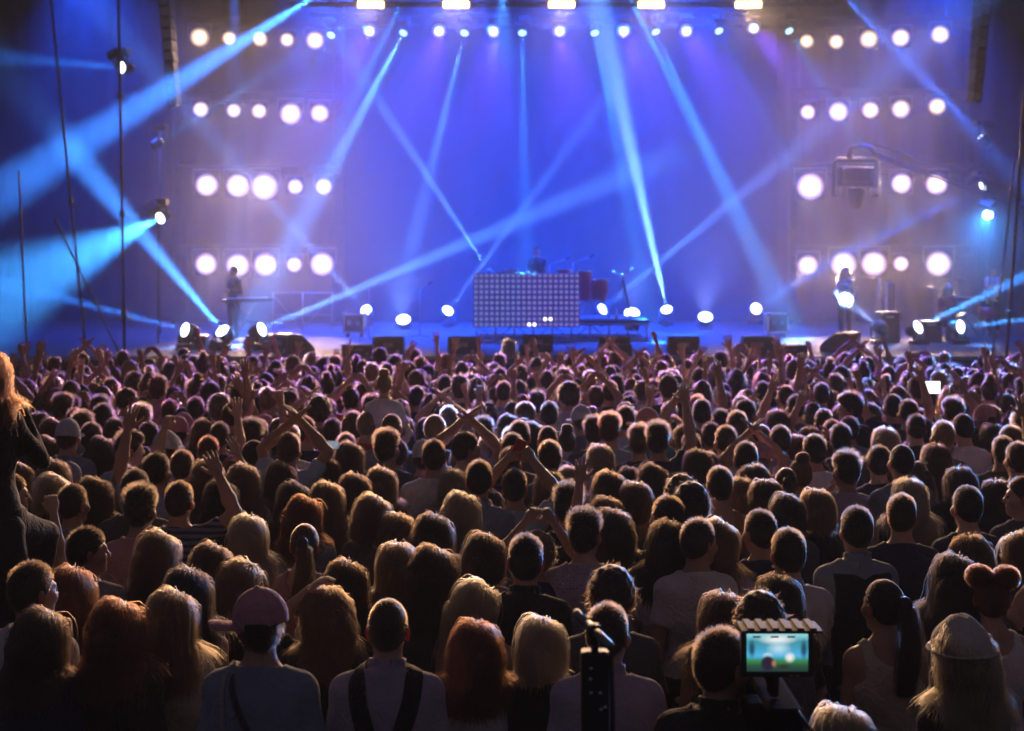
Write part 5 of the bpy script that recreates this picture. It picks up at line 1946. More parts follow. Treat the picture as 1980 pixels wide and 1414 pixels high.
HATCOL = {'cap': (.62, .30, .33), 'cap2': (.45, .50, .55), 'hat': (.60, .55, .48)}

def add_person(p, loc=None, sit=False, rz=None):
    g_, ps = p['g'], p['pose']
    o = link('person', mats_of(body_data(g_, ps, p['yaw'], sit), [MP['skin'], MP['ear'], MP['eye']]))
    o.location = loc if loc is not None else (p['x'], p['d'], 0)
    k_ = .3 if p.get('man') else 1
    o.rotation_euler = (PR.gauss(0, .035) * k_, PR.gauss(0, .045) * k_, PR.gauss(0, .16) + p['x'] / p['d'] * .5) if rz is None else (0, 0, rz)
    o.scale = (p['s'] * p.get('mx', 1), p['s'], p['s'])
    o.color = (*PR.choice(SKINCOL), 1)
    col = np.array(TOPCOL[p['tc']]) * PR.uniform(.85, 1.15)
    sl = p['top']
    child('top', shirt_data(g_, ps, sl), MP[p['pat']], o, col)
    child('trousers', trousers_data(g_, sit), MP['plain'], o, PR.choice([(.02, .025, .05), (.02, .02, .022), (.05, .07, .13), (.12, .11, .09)]))
    hk = p['hair']
    capk = hk if hk in ('cap', 'cap2', 'hat') else None
    st = {'cap': 'under', 'cap2': 'under', 'hat': 'wavy'}.get(hk, hk)
    hm_, hs = hair_data(st)
    hc_ = np.array(HAIRCOL[p['hc']]) * PR.uniform(.75, 1.3)
    h = child('hair', hm_, MP['hair_base'], o, hc_ * .6)
    head_turn(h, p['yaw'])
    s_ = child('hair_strands', hs, MP['strand'], h, hc_)
    if capk:
        ck = 'cap' if capk.startswith('cap') else 'hat'
        if ck not in CAPS:
            CAPS[ck] = cap_mesh(ck)
        c = child(CAPS[ck].name, CAPS[ck], MP['plain'], o, HATCOL[capk])
        head_turn(c, p['yaw'] + (R(62) if capk == 'cap' else 0))
    p['obj'] = o
    return o

ARMWORD = {'up': 'open hand raised', 'fist': 'fist raised', 'point': 'finger pointing up', 'bent': 'bent arm overhead', 'face': 'hand to the face', 'head': 'hand on the head',
           'hug': 'arm round a neighbour', 'hip': 'hand on the hip'}
BOTH = {'clap': 'clapping overhead', 'heart': 'hands joined overhead', 'phone': 'both hands held up in front', 'fold': 'hands clasped in front'}
def posewords(ps):
    r_, l_ = ps
    if r_ == l_ and r_ in BOTH:
        return BOTH[r_]
    if r_ != 'dn' and l_ != 'dn':
        return 'both arms raised'
    k_ = r_ if r_ != 'dn' else l_
    return ('right ' if r_ != 'dn' else 'left ') + ARMWORD[k_] if k_ in ARMWORD else ''
GARM = {'tee': 't-shirt', 'tank': 'sleeveless top', 'long': 'long-sleeved top', 'shirt': 'collared shirt'}
PATW = {'plain': '', 'stripe': 'striped ', 'plaid': 'plaid ', 'dots': 'dotted ', 'wide': 'white-banded ', 'flower': 'patterned '}
def base_label(p):
    w = f"person in {TOPNAME.get(p['tc'], p['tc'])} {PATW[p['pat']]}{GARM[p['top']]}"
    if p['ex']:
        return w + ' ' + p['ex']
    if p['hair'] in ('cap', 'cap2', 'hat'):
        w += ' and ' + {'cap': 'pink cap', 'cap2': 'pale cap', 'hat': 'pale hat'}[p['hair']]
    if abs(p['yaw']) > .9:
        w += ', face turned ' + ('left' if p['yaw'] > 0 else 'right')
    q = posewords(p['pose'])
    return w + (', ' + q if q else '')
def make_labels(named):
    """each label names the clothes and the pose, then the neighbour that one can find"""
    anchors = [p for p in named if p['anc']]
    used = {}
    for p in named:
        p['label'] = base_label(p)
    from collections import Counter
    cnt = Counter(p['label'] for p in named)
    todo = [p for p in named if cnt[p['label']] > 1 or (not p['man'] and len(p['label'].split()) < 10)]
    def rel(p, a):
        dx, dy = p['px'] - a['px'], p['py'] - a['py']
        if abs(dx) > abs(dy) * 1.3:
            return 'left of' if dx < 0 else 'right of'
        return 'beyond' if dy < 0 else 'in front of'
    buckets = {}
    for p in todo:
        near = sorted((a for a in anchors if a is not p), key=lambda a: (a['px'] - p['px']) ** 2 + (a['py'] - p['py']) ** 2)
        a = near[0]
        key = (p['label'], rel(p, a), a['anc'])
        buckets.setdefault(key, []).append((math.hypot(a['px'] - p['px'], a['py'] - p['py']), p))
    for (b, r_, anc), lst in buckets.items():
        lst.sort(key=lambda t: t[0])
        for i, (_, p) in enumerate(lst):
            if i == 0:
                p['label'] = f'{b}, {r_} {anc}'
            else:
                p['label'] = f'{b}, {ORD[i]} one {r_} {anc}'
        for _, p in lst:
            w = p['label'].split()
            if len(w) > 16:
                p['label'] = p['label'].replace('face turned', 'facing')
                p['label'] = p['label'].replace(' in mid crowd', '').replace(', bent arm overhead', ', arm bent').replace(' with hands held up', '').replace(' sleeveless top', ' top').replace(' long-sleeved top', ' top').replace(' collared shirt', ' shirt')
make_labels(named)
for p in named:
    p['label'] = p['label'].replace(' long-sleeved top', ' top').replace(' open hand raised', ' arm up').replace(' with an arm round a neighbour', '').replace(' in mid crowd', '').replace(' held overhead', '').replace(' bent arm overhead', ' arm bent up') if len(p['label'].split()) > 16 else p['label']
    if len(p['label'].split()) > 16:
        p['label'] = p['label'].replace(', face turned', ', facing').replace(' collared shirt', ' shirt').replace(' open hand', ' hand').replace(' sleeveless top', ' top').replace('hand to the face', 'hand at face')
    while len(p['label'].split()) > 16 and ',' in p['label']:
        a_ = p['label'].split(', ')
        p['label'] = ', '.join(a_[:1] + a_[2:])
    tag(add_person(p), p['label'], 'person', GROUP)
# ------------------------------------------------------------------ extra pieces of clothing
def ribbon(name, pts, g_, pose, sleeve, w, mat, parent, col, lift=.010):
    """a flat strap that lies on a top; pts are (x, z) on the back or (x, y, z)"""
    pts = np.array([(q[0], -.14, q[1]) if len(q) == 2 else q for q in pts], float)
    n = 18
    t = np.linspace(0, len(pts) - 1, n)
    i = np.minimum(t.astype(int), len(pts) - 2)
    P = pts[i] + (pts[i + 1] - pts[i]) * (t - i)[:, None]
    f = lambda Q: shirt_sdf(Q.astype(np.float32), g_, pose, sleeve)
    def drop(Q, up):
        for _ in range(8):
            Q = Q - grad(f, Q.astype(np.float32)) * (f(Q) - up)[:, None] * .8
        return Q
    P = drop(P, lift)
    for _ in range(3):
        P[1:-1] = (P[:-2] + P[1:-1] * 2 + P[2:]) / 4
    nr = grad(f, P.astype(np.float32))
    tg = np.gradient(P, axis=0)
    sd = np.cross(nr, tg)
    sd /= np.linalg.norm(sd, axis=1, keepdims=True)
    rows = [P + sd * o_ + nr * (.003 if o_ == 0 else 0) for o_ in (-w / 2, 0, w / 2)]
    v = np.concatenate(rows + [r_ - nr * .012 for r_ in rows])
    fc = []
    for k_ in range(2):
        for i in range(n - 1):
            fc.append((k_ * n + i, k_ * n + i + 1, (k_ + 1) * n + i + 1, (k_ + 1) * n + i))
            fc.append(((3 + k_) * n + i, (4 + k_) * n + i, (4 + k_) * n + i + 1, (3 + k_) * n + i + 1))
    for r0 in (0, 2):
        for i in range(n - 1):
            fc.append((r0 * n + i, (r0 + 3) * n + i, (r0 + 3) * n + i + 1, r0 * n + i + 1))
    me = np_mesh(name, [(v, np.array(fc), 0)])
    return child(name, me, mat, parent, col)

def find(word):
    return next(p for p in named if word in (p['ex'] + '|' + p['anc']))
DARK = (.012, .012, .013)
p = find('crossed black')
ribbon('shoulder_strap', [(-.095, .03, 1.50), (-.10, -.05, 1.48), (-.098, -.12, 1.40), (-.065, -.14, 1.30), (-.03, -.14, 1.18), (-.03, -.14, .95)], p['g'], p['pose'], p['top'], .068, MP['plain'], p['obj'], DARK)
ribbon('shoulder_strap', [(.095, .03, 1.50), (.10, -.05, 1.48), (.098, -.12, 1.40), (.065, -.14, 1.30), (.03, -.14, 1.18), (.03, -.14, .95)], p['g'], p['pose'], p['top'], .068, MP['plain'], p['obj'], DARK)
ribbon('back_panel', [(0, 1.235), (0, .95)], p['g'], p['pose'], p['top'], .13, MP['plain'], p['obj'], DARK, lift=.014)
p = find('a strap across')
ribbon('crossbody_strap', [(-.08, .0, 1.50), (-.07, -.10, 1.42), (.0, 1.28), (.11, 1.02)], p['g'], p['pose'], p['top'], .022, MP['plain'], p['obj'], (.05, .05, .06))
ribbon('bag_strap', [(-.10, .0, 1.48), (-.10, -.11, 1.38), (-.09, 1.2), (-.08, .95)], p['g'], p['pose'], p['top'], .02, MP['plain'], p['obj'], (.35, .33, .36))
p = find('black bag strap')
ribbon('bag_strap', [(-.02, 1.42), (.03, 1.2), (.12, 1.0)], p['g'], p['pose'], p['top'], .03, MP['plain'], p['obj'], DARK)
p = find('dark rucksack')
ribbon('rucksack_strap', [(.10, 1.43), (.115, 1.25), (.10, 1.05)], p['g'], p['pose'], p['top'], .045, MP['plain'], p['obj'], (.03, .035, .06))
p = find('the orange tank')
ribbon('bag_strap', [(.0, 1.42), (.07, 1.3), (.10, 1.0)], p['g'], p['pose'], p['top'], .05, MP['plain'], p['obj'], DARK)
p = find('black waistcoat')
def vest_f(P):
    d = torso_sdf(P, 'm') - .030
    d = np.maximum(d, np.abs(P[:, 0]) - .150)
    d = np.maximum(d, P[:, 2] - 1.455 + np.clip(.05 - np.abs(P[:, 0]), 0, 1) * .5)
    return np.maximum(d, .88 - P[:, 2])
v, q = nets(vest_f, grid(-.2, .2, .014), grid(-.18, .18, .014), grid(.86, 1.52, .014))
child('waistcoat', np_mesh('waistcoat', [(v, q, 0)]), MP['plain'], p['obj'], (.014, .014, .016))
p = find('glittering clip')
def clip_on(p, pos, n=9):
    b = MB()
    r_ = random.Random(3)
    for k_ in range(n):
        b.lathe([(0, -.005), (.006, 0), (0, .005)], 5, Matrix.Translation((pos[0] + r_.uniform(-.03, .03), pos[1] + r_.uniform(-.006, .006), pos[2] + r_.uniform(-.008, .008))))
    o = b.build('hair_clip', M['chrome'], p['obj'])
    head_turn(o, p['yaw'])
clip_on(p, (.01, -.075, 1.772))
clip_on(find('shiny clip'), (-.01, -.06, 1.785))
clip_on(find('glittering hair band'), (.03, -.07, 1.77), 14)

# ------------------------------------------------------------------ people on other people's shoulders
def solo(px, py, d, g_, hair, hc, top, tc, pose, yaw, label, s_=1.0, sit=False, rz=0.0, group=None, pat='plain', mx=1):
    head = at(px, py, d)
    p_ = dict(px=px, py=py, d=d, x=head.x, s=s_, g=g_, hair=hair, hc=hc, top=top, tc=tc, pat=pat, pose=pose, yaw=R(yaw), mx=mx)
    o = add_person(p_, (head.x, d, head.z - 1.655 * s_), sit, rz)
    tag(o, label, 'person', group)
    return o
solo(-26, 722, 6.9, 'f', 'wavy', 'r', 'long', 'black', ('face', 'dn'), 15, 'person in black riding high on shoulders at the left edge', .98, True, -.2)
cx0 = at(20, 900, 6.9)
solo(-34, 925, 6.86, 'm', 'crop', 'd', 'tee', 'black', ('dn', 'dn'), 0, 'person in black t-shirt carrying the person at the left edge on the shoulders', 1.0, False, -.2)
solo(743, 745, 12.1, 'f', 'bun', 'y', 'tee', 'white', ('hip', 'fold'), 0, 'child in a white t-shirt sitting on shoulders above the crowd', .82, True, 0)
solo(742, 850, 12.06, 'm', 'crop', 'd', 'tee', 'dgrey', ('dn', 'dn'), 0, 'person in dark grey t-shirt carrying the child on the shoulders', 1.03)

# ------------------------------------------------------------------ people on the stage and in front of it
def on_stage(px, d, z, *a, **k):
    s_ = k.pop('s_')
    py = HY + F * (CZ - z - 1.655 * s_) / d
    return solo(px, py, d, *a, s_=s_, **k)
on_stage(1038, 35.7, RZ, 'm', 'crop', 'd', 'tee', 'black', ('dn', 'dn'), 22, 'performer in a black t-shirt standing at the desk behind the dotted panel', s_=1.0, rz=math.pi)
on_stage(1634, 35.4, DZ, 'f', 'long', 'y', 'long', 'white', ('hip', 'dn'), 30, 'singer in a loose white top and dark trousers striding across the stage', s_=1.0, rz=2.6)
on_stage(452, 34.8, DZ, 'm', 'crop', 'k', 'long', 'black', ('fold', 'fold'), -40, 'performer in black playing the keyboard at the left of the stage', s_=1.02, rz=2.4)
on_stage(1832, 34.4, DZ - .42, 'm', 'hat', 'd', 'tee', 'red', ('fold', 'fold'), 30, 'performer in a red t-shirt and pale hat seated at the right of the stage', s_=1.0, rz=2.5, sit=True)
st = empty('drum_stool', (at(1832, 600, 34.4).x, 34.4, DZ), 'round stool under the performer in red', 'stool')
MB().lathe([(0, .40), (.17, .40), (.17, .34), (.0, .33)], 18).build('seat', M['black'], st)
for k_ in range(3):
    MB().tube([(0, 0, .34), (math.cos(R(120 * k_)) * .22, math.sin(R(120 * k_)) * .22, .012)], .014, 6).build('leg', M['chrome'], st)
on_stage(985, 25.2, 0.0, 'f', 'wavy', 'g', 'long', 'navy', ('fold', 'fold'), -50, 'photographer in a dark long-sleeved top in the pit before the stage', s_=.95, rz=.3)
on_stage(1920, 37.5, DZ, 'm', 'crop', 'd', 'tee', 'white', ('fold', 'fold'), 20, 'musician in a white t-shirt in the dim right part of the stage', s_=1.0, rz=2.8)

# the camera operator and the video camera at the bottom of the view
CAMOP = solo(1393, 1285, 5.05, 'm', 'crop', 'b', 'shirt', 'black', ('fold', 'fold'), -30, 'camera operator in a black shirt bending to the camera with the lit screen', 1.06, False, -.4)
vd = 4.75
vc = at(1503, 1262, vd)
M['rubber'] = wear(new_mat('black_rubber', (.008, .008, .009), 1), 14)
M['rubber'].node_tree.nodes['Principled BSDF'].inputs['Specular IOR Level'].default_value = .02
vcam = empty('video_camera', (vc.x, vd, 0), 'video camera on a tripod with a lit viewing screen showing the stage', 'video camera')
sw, sh = 118 / F * vd, 72 / F * vd
MB().box((0, .022, vc.z), (sw + .035, .04, sh + .045), bev=.006).build('screen_housing', M['black'], vcam)
M['hood'] = wear(new_mat('worn_grey_plastic', (.06, .056, .05), .7), 14)
hood = MB()
hood.box((0, -.03, vc.z + sh / 2 + .030), (sw + .06, .13, .010), bev=.003)
for k_ in range(6):
    hood.box((-sw / 2 + sw / 5 * k_, -.03, vc.z + sh / 2 + .037), (.022, .125, .012), bev=.003)
hood.build('screen_hood', M['hood'], vcam)
scr = bpy.data.materials.new('viewing_screen')
scr.use_nodes = True
scr.cycles.emission_sampling = 'NONE'
b_ = bsdf(scr)
b_.inputs['Base Color'].default_value = (.01, .01, .01, 1)
tc = N(scr, 'ShaderNodeTexCoord')
sep = N(scr, 'ShaderNodeSeparateXYZ')
L(scr, tc.outputs['Generated'], sep.inputs[0])
# picture on the screen: a small view of a lit stage over a dark crowd
ramp = N(scr, 'ShaderNodeValToRGB')
for e_, (ps_, c_) in zip([ramp.color_ramp.elements[0], ramp.color_ramp.elements[1]], ((0, (.02, .05, .05)), (1, (.35, .8, .85)))):
    e_.position, e_.color = ps_, (*c_, 1)
for ps_, c_ in ((.16, (.03, .10, .06)), (.30, (.05, .30, .10)), (.42, (.10, .55, .95)), (.62, (.08, .42, .62)), (.80, (.06, .35, .45))):
    e_ = ramp.color_ramp.elements.new(ps_)
    e_.color = (*c_, 1)
L(scr, sep.outputs['Z'], ramp.inputs[0])
def blob(cx_, cz_, rx, rz_, hard=1.6):
    mp = N(scr, 'ShaderNodeMapping')
    mp.inputs['Location'].default_value = (-cx_ / rx, 0, -cz_ / rz_)
    mp.inputs['Scale'].default_value = (1 / rx, 0, 1 / rz_)
    L(scr, tc.outputs['Generated'], mp.inputs['Vector'])
    ln_ = N(scr, 'ShaderNodeVectorMath', operation='LENGTH')
    L(scr, mp.outputs[0], ln_.inputs[0])
    mr = N(scr, 'ShaderNodeMapRange')
    mr.inputs['From Min'].default_value = 1
    mr.inputs['From Max'].default_value = 1 - 1 / hard
    L(scr, ln_.outputs['Value'], mr.inputs['Value'])
    return mr.outputs[0]
col_ = ramp.outputs[0]
for (cx_, cz_, rx, rz_, c_, hd) in ((.50, .86, .34, .16, (.95, 1, 1), 1.3), (.52, .62, .22, .22, (.55, .85, 1), 1.2), (.70, .38, .10, .16, (1, 1, .95), 1.4), (.34, .42, .10, .12, (.6, .9, 1), 1.4),
                                    (.08, .62, .07, .30, (.02, .10, .16), 1.5), (.93, .60, .07, .32, (.02, .10, .16), 1.5), (.34, .22, .13, .24, (.03, .02, .05), 3.0), (.60, .13, .12, .08, (.04, .04, .03), 2.0), (.44, .22, .05, .12, (.5, .22, .10), 1.4)):
    mx = N(scr, 'ShaderNodeMix', data_type='RGBA')
    L(scr, blob(cx_, cz_, rx, rz_, hd), mx.inputs['Factor'])
    L(scr, col_, mx.inputs['A'])
    mx.inputs['B'].default_value = (*c_, 1)
    col_ = mx.outputs['Result']
L(scr, col_, b_.inputs['Emission Color'])
b_.inputs['Emission Strength'].default_value = .85
MB().box((0, -.002, vc.z), (sw, .006, sh)).build('screen', scr, vcam)
for x_ in (-.05, .01, .065):
    MB().box((x_ - .02, -.0065, vc.z + sh / 2 - .008), (.026, .004, .005)).build('status_bar', M['alu'], vcam)
for x_ in (.045, .065):
    MB().box((x_, -.004, vc.z - sh / 2 - .014), (.016, .010, .006), bev=.002).build('button', M['wood'], vcam)
MB().box((.01, .12, vc.z - .24), (.13, .42, .15), bev=.02).build('camera_body', M['rubber'], vcam)
MB().lathe([(.052, 0), (.055, .02), (.055, .16), (.066, .20), (.066, .25), (.0, .24)], 20, Matrix.Translation((.01, .32, vc.z - .23)) @ Matrix.Rotation(R(-90), 4, 'X')).build('camera_lens', M['black'], vcam)
MB().tube([(0, .04, vc.z - sh / 2 - .02), (0, .06, vc.z - .16)], .016, 8).build('screen_arm', M['black'], vcam)
MB().tube([(-.02, .0, vc.z - .13), (-.02, .02, vc.z - .10), (-.02, .24, vc.z - .10), (-.02, .26, vc.z - .14)], .014, 8).build('carry_handle', M['rubber'], vcam)
MB().box((-.08, .02, vc.z - .20), (.06, .12, .08), bev=.012).build('battery', M['rubber'], vcam)
MB().tube([(.05, -.08, vc.z - .17), (.10, -.13, vc.z - .24), (.08, -.10, vc.z - .36), (.02, .06, vc.z - .42)], .008, 6).build('cable', M['black'], vcam)
MB().tube([(.0, .08, vc.z - .36), (-.1, -.25, vc.z - .46)], .012, 8).build('pan_handle', M['rubber'], vcam)
MB().lathe([(.0, 0), (.07, 0), (.08, .06), (.05, .10), (.05, .13), (0, .13)], 16, Matrix.Translation((0, .1, vc.z - .45))).build('tripod_head', M['rubber'], vcam)
for k_ in range(3):
    g_ = R(90 + 120 * k_)
    MB().tube([(math.cos(g_) * .05, .1 + math.sin(g_) * .05, vc.z - .44), (math.cos(g_) * .45, .1 + math.sin(g_) * .45, .01)], .018, 8).build('tripod_leg', M['black'], vcam)

# microphone on a thick black stand close to the viewer
md = 4.1
mp_ = at(1150, 1300, md)
ms = empty('gun_microphone_stand', (mp_.x, md, 0), 'thick black stand with a tilted gun microphone on top, in front of the crowd', 'microphone stand')
zt = at(1150, 1250, md).z
MB().tube([(0, 0, .01), (0, 0, zt - .10)], .024, 12).build('post', M['black'], ms)
MB().box((0, .0, zt - .16), (.082, .06, .30), bev=.012).build('receiver_box', M['black'], ms)
MB().box((.012, -.0, zt - .34), (.070, .05, .12), bev=.01).build('lower_box', M['black'], ms)
MB().tube([(.045, -.02, zt + .0), (.05, -.03, zt - .2), (.045, -.02, zt - .5), (.03, 0, zt - .8)], .007, 6).build('cable', M['black'], ms)
pa, pb_ = at(1116, 1188, md) - ms.location, at(1180, 1250, md - .16) - ms.location
axis = (pb_ - pa)
MB().tube([pa - axis * .05, pa, pa + axis * .3], [.012, .0125, .0125], 12).build('microphone_tip', M['steel'], ms)
MB().tube([pa + axis * .32, pa + axis * 1.0, pa + axis * 1.03], [.0135, .0135, .010], 12).build('microphone_body', M['steel'], ms)
MB().lathe([(.016, -.012), (.022, -.012), (.022, .012), (.016, .012)], 14, Matrix.Translation(pa + axis * .55) @ aim(axis).to_matrix().to_4x4()).build('mount_ring', M['black'], ms)
MB().tube([pa + axis * .55, Vector((0, 0, zt - .02))], .012, 8).build('mount_arm', M['black'], ms)
for (x_, z_) in ((-.012, zt - .055), (-.014, zt - .085), (-.012, zt - .125), (.014, zt - .125), (.016, zt - .172), (.028, zt - .166)):
    MB().lathe([(0, .006), (.005, .004), (.006, 0)], 10, Matrix.Translation((x_, -.032, z_)) @ Matrix.Rotation(R(90), 4, 'X')).build('screw_knob', M['chrome'], ms)
for k_ in range(3):
    g_ = R(30 + 120 * k_)
    MB().tube([(0, 0, .55), (math.cos(g_) * .34, math.sin(g_) * .34, .012)], .012, 8).build('leg', M['black'], ms)

# ------------------------------------------------------------------ phones held up
ph_scr = new_mat('phone_screen_white', (.02, .02, .02), .1, 0, (1, .98, .95), 2.6, False)
ph_blue = new_mat('phone_screen_blue', (.02, .02, .02), .1, 0, (.25, .5, 1), .9, False)
def phone(px, py, d, w, h, label, m, red=False, tilt=0):
    r = empty('mobile_phone', at(px, py, d) + Vector((0, -.12, h * .2)), label, 'phone', 'phones held over the crowd')
    r.rotation_euler = (0, tilt, 0)
    MB().box((0, .006, 0), (w, .010, h), bev=.004).build('phone_case', M['red'] if red else M['black'], r)
    MB().box((0, -.0002, 0), (w - .008, .003, h - .008)).build('screen', m, r)
    return r
ph_pale = new_mat('phone_screen_pale', (.02, .02, .02), .1, 0, (.5, .62, .8), .45, False)
ph_off = new_mat('phone_back_red', (.35, .02, .03), .3)
HD = random.Random(9)
def holder(px, py, d, label_p, both=True, tcol='black'):
    """a person whose joined hands hold the thing at this point"""
    k_ = ('phone', 'phone') if both else ('dn', 'phone')
    s_ = 1.0
    q = at(px, py, d)
    z = q.z - 2.03
    o = add_person(dict(px=px, py=py, d=d, x=q.x, s=s_ + z / 1.7, g='m', hair=HD.choice(['crop', 'fluffy']), hc='d', top='tee', tc=tcol, pat='plain', pose=k_, yaw=0), (q.x, d - .36, 0), False, 0)
    tag(o, label_p, 'person', GROUP)
phone(1795, 752, 14.2, .17, .125, 'brilliant white tablet screen held above the heads', ph_scr)
holder(1795, 752, 14.2, 'person in black t-shirt holding up the brilliant white tablet', tcol='black')
phone(645, 860, 10.9, .115, .065, 'phone with a small pale screen held sideways among the heads', ph_pale)
holder(645, 866, 10.9, 'person in navy t-shirt holding up the phone with the pale screen', tcol='navy')
phone(1008, 709, 19.0, .14, .075, 'phone with a blue screen held far back near the stage', ph_blue)
holder(1008, 709, 19.0, 'person in grey t-shirt filming with the blue phone near the stage', tcol='grey')
phone(1640, 693, 19.3, .14, .075, 'phone with a blue screen held near the sideways floor monitor', ph_blue)
holder(1640, 693, 19.3, 'person in white t-shirt filming with the blue phone near the singer', tcol='white')
pr_ = find('the red phone')
phone(1000 + 0, (pr_['py'] - 1.0 / pr_['d'] * F * .17), pr_['d'] + .18, .075, .13, 'red phone held overhead by joined hands', ph_off, True, .4).location = (pr_['x'], pr_['d'] + .20, 1.885 * pr_['s'])

# ------------------------------------------------------------------ the far part of the crowd, too many to tell apart
LR = random.Random(4)
def lod(g_, pose, hair, sleeve):
    def cloth(P):
        return np.minimum(shirt_sdf(P, g_, pose, sleeve), smin(legs_sdf(P, g_), ellip(P, (0, -.005, .95), (.165, .115, .12)), .06) - .014)
    def whole(P):
        return np.minimum(np.minimum(body_sdf(P, g_, pose, 0), cloth(P)), hair_sdf(P, hair))
    up = any(ARM[k_][1][2] > 1.6 for k_ in pose)
    zs = np.concatenate([np.arange(.0, 1.0, .14), np.arange(1.04, 1.40, .050), np.arange(1.42, 1.84, .023), np.arange(1.86, 2.1, .030) if up else np.array([1.87])])
    v, f = nets(whole, grid(-.46 if up else -.33, .46 if up else .33, .041), grid(-.2, .24, .041), zs)
    c = v[f].mean(1)
    sk, shd, tr, ha = body_sdf(c, g_, pose, 0), shirt_sdf(c, g_, pose, sleeve), cloth(c), hair_sdf(c, hair)
    mi = np.where(ha <= np.minimum(sk, tr) + .004, 3, np.where(shd <= np.minimum(sk, tr) + .004, 1, np.where(tr <= sk + .004, 2, 0)))
    parts = [(v, f, mi)]
    for s_, k_ in ((1, pose[0]), (-1, pose[1])):
        if ARM[k_][1][2] > 1.6:
            sh_, e_, wr_, pn_, hk_ = arm_pts(g_, k_, s_, 0)
            hv, hf = lod_hand(hk_)
            z_ = (wr_ - e_) / np.linalg.norm(wr_ - e_)
            y_ = pn_ - z_ * (pn_ @ z_)
            y_ /= np.linalg.norm(y_)
            x_ = np.cross(y_, z_)
            hv = hv.copy()
            if s_ < 0:
                hv[:, 0] *= -1
                hf = hf[:, ::-1]
            parts.append((hv @ np.stack([x_, y_, z_]) + wr_, hf, 0))
    V, Fc, Mi, n_ = [], [], [], 0
    for (a, b2, m_) in parts:
        V.append(a)
        Fc.append(b2 + n_)
        Mi.append(np.full(len(b2), m_) if np.isscalar(m_) else m_)
        n_ += len(a)
    return np.concatenate(V), np.concatenate(Fc), np.concatenate(Mi)
LH = {}
def lod_hand(kind):
    if kind not in LH:
        b = MB()
        b.tube([(0, 0, -.03), (0, 0, .03), (0, .003, .09)], [.022, .034, .038], 6)
        if kind in ('open', 'point'):
            for i, x in enumerate((-.030, -.010, .011, .030)):
                if kind == 'open' or i == 0:
                    b.tube([(x, 0, .085), (x * 1.5, .008, .165)], [.010, .007], 5)
            b.tube([(-.03, .01, .03), (-.07, .02, .09)], [.012, .008], 5)
        else:
            b.tube([(0, .005, .07), (0, .02, .115)], [.04, .028], 6)
        quads = [q if len(q) == 4 else None for q in b.f]
        f = np.array([q for q in quads if q is not None])
        LH[kind] = (np.concatenate(b.v), f)
    return LH[kind]
protos_l = []
for (g_, ps, hr, sl) in (('m', ('dn', 'dn'), 'crop', 'tee'), ('m', ('dn', 'dn'), 'fluffy', 'tee'), ('f', ('dn', 'dn'), 'long', 'tee'), ('f', ('dn', 'dn'), 'bob', 'tee'), ('f', ('dn', 'dn'), 'bun', 'tee'), ('m', ('dn', 'dn'), 'curly', 'tee'),
                         ('m', ('fist', 'dn'), 'crop', 'tee'), ('f', ('dn', 'up'), 'long', 'tee'), ('m', ('heart', 'heart'), 'crop', 'tee'), ('f', ('up', 'bent'), 'wavy', 'tee'), ('m', ('dn', 'point'), 'fluffy', 'tee'), ('m', ('clap', 'clap'), 'crop', 'tee')):
    protos_l.append((lod(g_, ps, hr, sl), g_, hr))
VV, FF, MM, CC, n_ = [], [], [], [], 0
SP = []
SPROTO = {}
sr = np.random.default_rng(2)
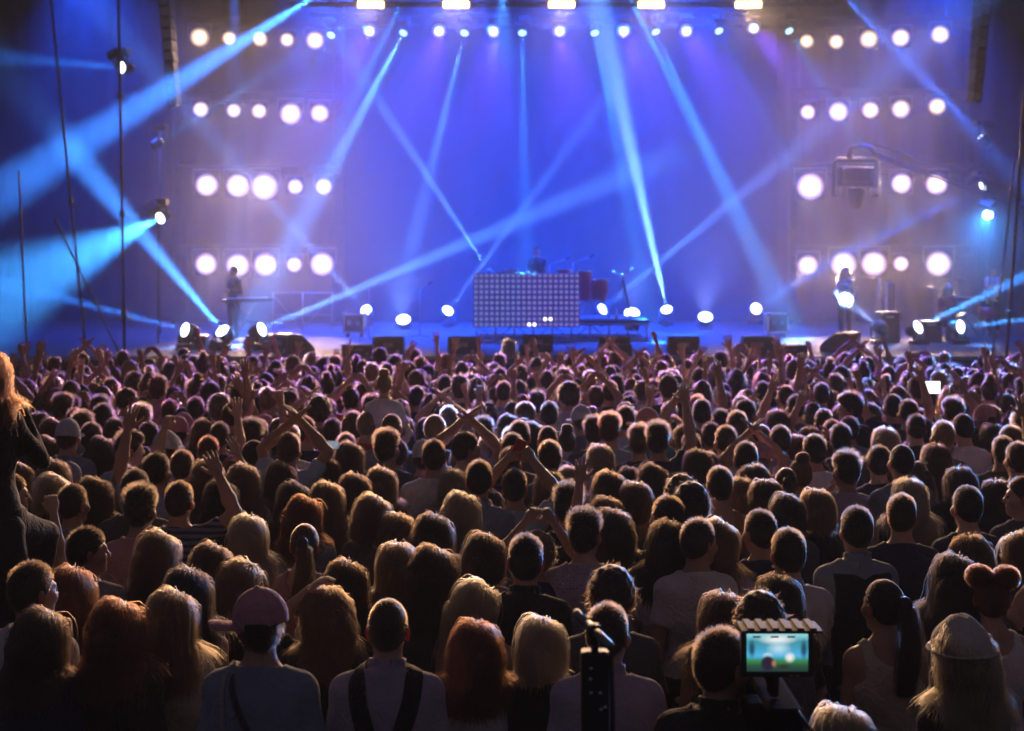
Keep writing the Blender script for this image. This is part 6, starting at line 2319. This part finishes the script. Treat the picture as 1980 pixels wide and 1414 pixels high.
for p in rest:
    i = LR.choice([0, 0, 0, 1, 1, 2, 2, 2, 3, 4, 5]) if LR.random() < .80 else LR.choice([6, 7, 8, 9, 10, 11])
    if (1690 < p['px'] < 1880 and p['d'] < 14.6) or (690 < p['px'] < 800 and p['d'] < 12.4):
        i = i % 6
    (v, f, m_), g_, hr = protos_l[i]
    s_ = p['s']
    a = LR.uniform(-.25, .25)
    q = rot_np(v, a, (0, 0)) * s_ * np.array((LR.choice([1, 1.0]), 1, 1)) + np.array((p['x'], p['d'], 0))
    VV.append(q)
    FF.append(f + n_)
    MM.append(np.zeros(len(f), int))
    hc_ = np.array(HAIRCOL[p['hc']]) * LR.uniform(.7, 1.3)
    pal = np.array([LR.choice(SKINCOL), np.array(TOPCOL[p['tc']]), (.03, .03, .05), hc_])
    CC.append(pal[m_])
    n_ += len(v)
    st_ = hair_data(hr)[1] if hr in HAIRS or hr in STYLES else None
    if st_ is not None:
        if hr not in SPROTO:
            m2 = len(st_.points) // len(st_.curves)
            A = np.empty(len(st_.points) * 3, np.float32)
            st_.attributes['position'].data.foreach_get('vector', A)
            A = A.reshape(-1, m2, 3)
            pick = np.linspace(0, m2 - 1, 5).astype(int)
            SPROTO[hr] = A[:, pick]
        A = SPROTO[hr]
        sel = A[sr.choice(len(A), 170, replace=False)]
        t = rot_np(sel.reshape(-1, 3), a, (0, 0)) * s_ + np.array((p['x'], p['d'], 0))
        SP.append((t.reshape(-1, 5, 3), hc_))
crowd_me = np_mesh('crowd', [(np.concatenate(VV), np.concatenate(FF), 0)])
ca_ = crowd_me.attributes.new('tint', 'FLOAT_COLOR', 'FACE')
cc = np.concatenate(CC)
ca_.data.foreach_set('color', np.concatenate([cc, np.ones((len(cc), 1))], 1).astype(np.float32).ravel())
cm_ = new_mat('crowd_mixed', (.5, .5, .5), .7)
at_ = N(cm_, 'ShaderNodeAttribute', attribute_name='tint')
L(cm_, at_.outputs['Color'], bsdf(cm_).inputs['Base Color'])
crowd = link('crowd', crowd_me, cm_)
tag(crowd, 'densely packed far part of the crowd before the stage', None, None, 'stuff')
S_ = np.concatenate([a for a, _ in SP])
cu = bpy.data.hair_curves.new('hair_strands')
cu.add_curves([5] * len(S_))
cu.attributes['position'].data.foreach_set('vector', S_.reshape(-1).astype(np.float32))
ra = cu.attributes.get('radius') or cu.attributes.new('radius', 'FLOAT', 'POINT')
ra.data.foreach_set('value', np.tile(np.linspace(1, .5, 5) * .0022, len(S_)).astype(np.float32))
tn = cu.attributes.new('tint', 'FLOAT_COLOR', 'CURVE')
tn.data.foreach_set('color', np.concatenate([np.tile(np.append(c_, 1), (len(a), 1)) for a, c_ in SP]).astype(np.float32).ravel())
sm_ = MP['strand'].copy()
sm_.name = 'crowd_hair_strand'
for n2 in list(sm_.node_tree.nodes):
    if n2.type == 'OBJECT_INFO':
        a2 = N(sm_, 'ShaderNodeAttribute', attribute_name='tint')
        h2 = [k_ for k_ in sm_.node_tree.nodes if k_.type == 'BSDF_HAIR_PRINCIPLED'][0]
        L(sm_, a2.outputs['Color'], h2.inputs['Color'])
        sm_.node_tree.nodes.remove(n2)
cu.materials.append(sm_)
tag(link('hair_strands', cu, None, crowd), kind='stuff')
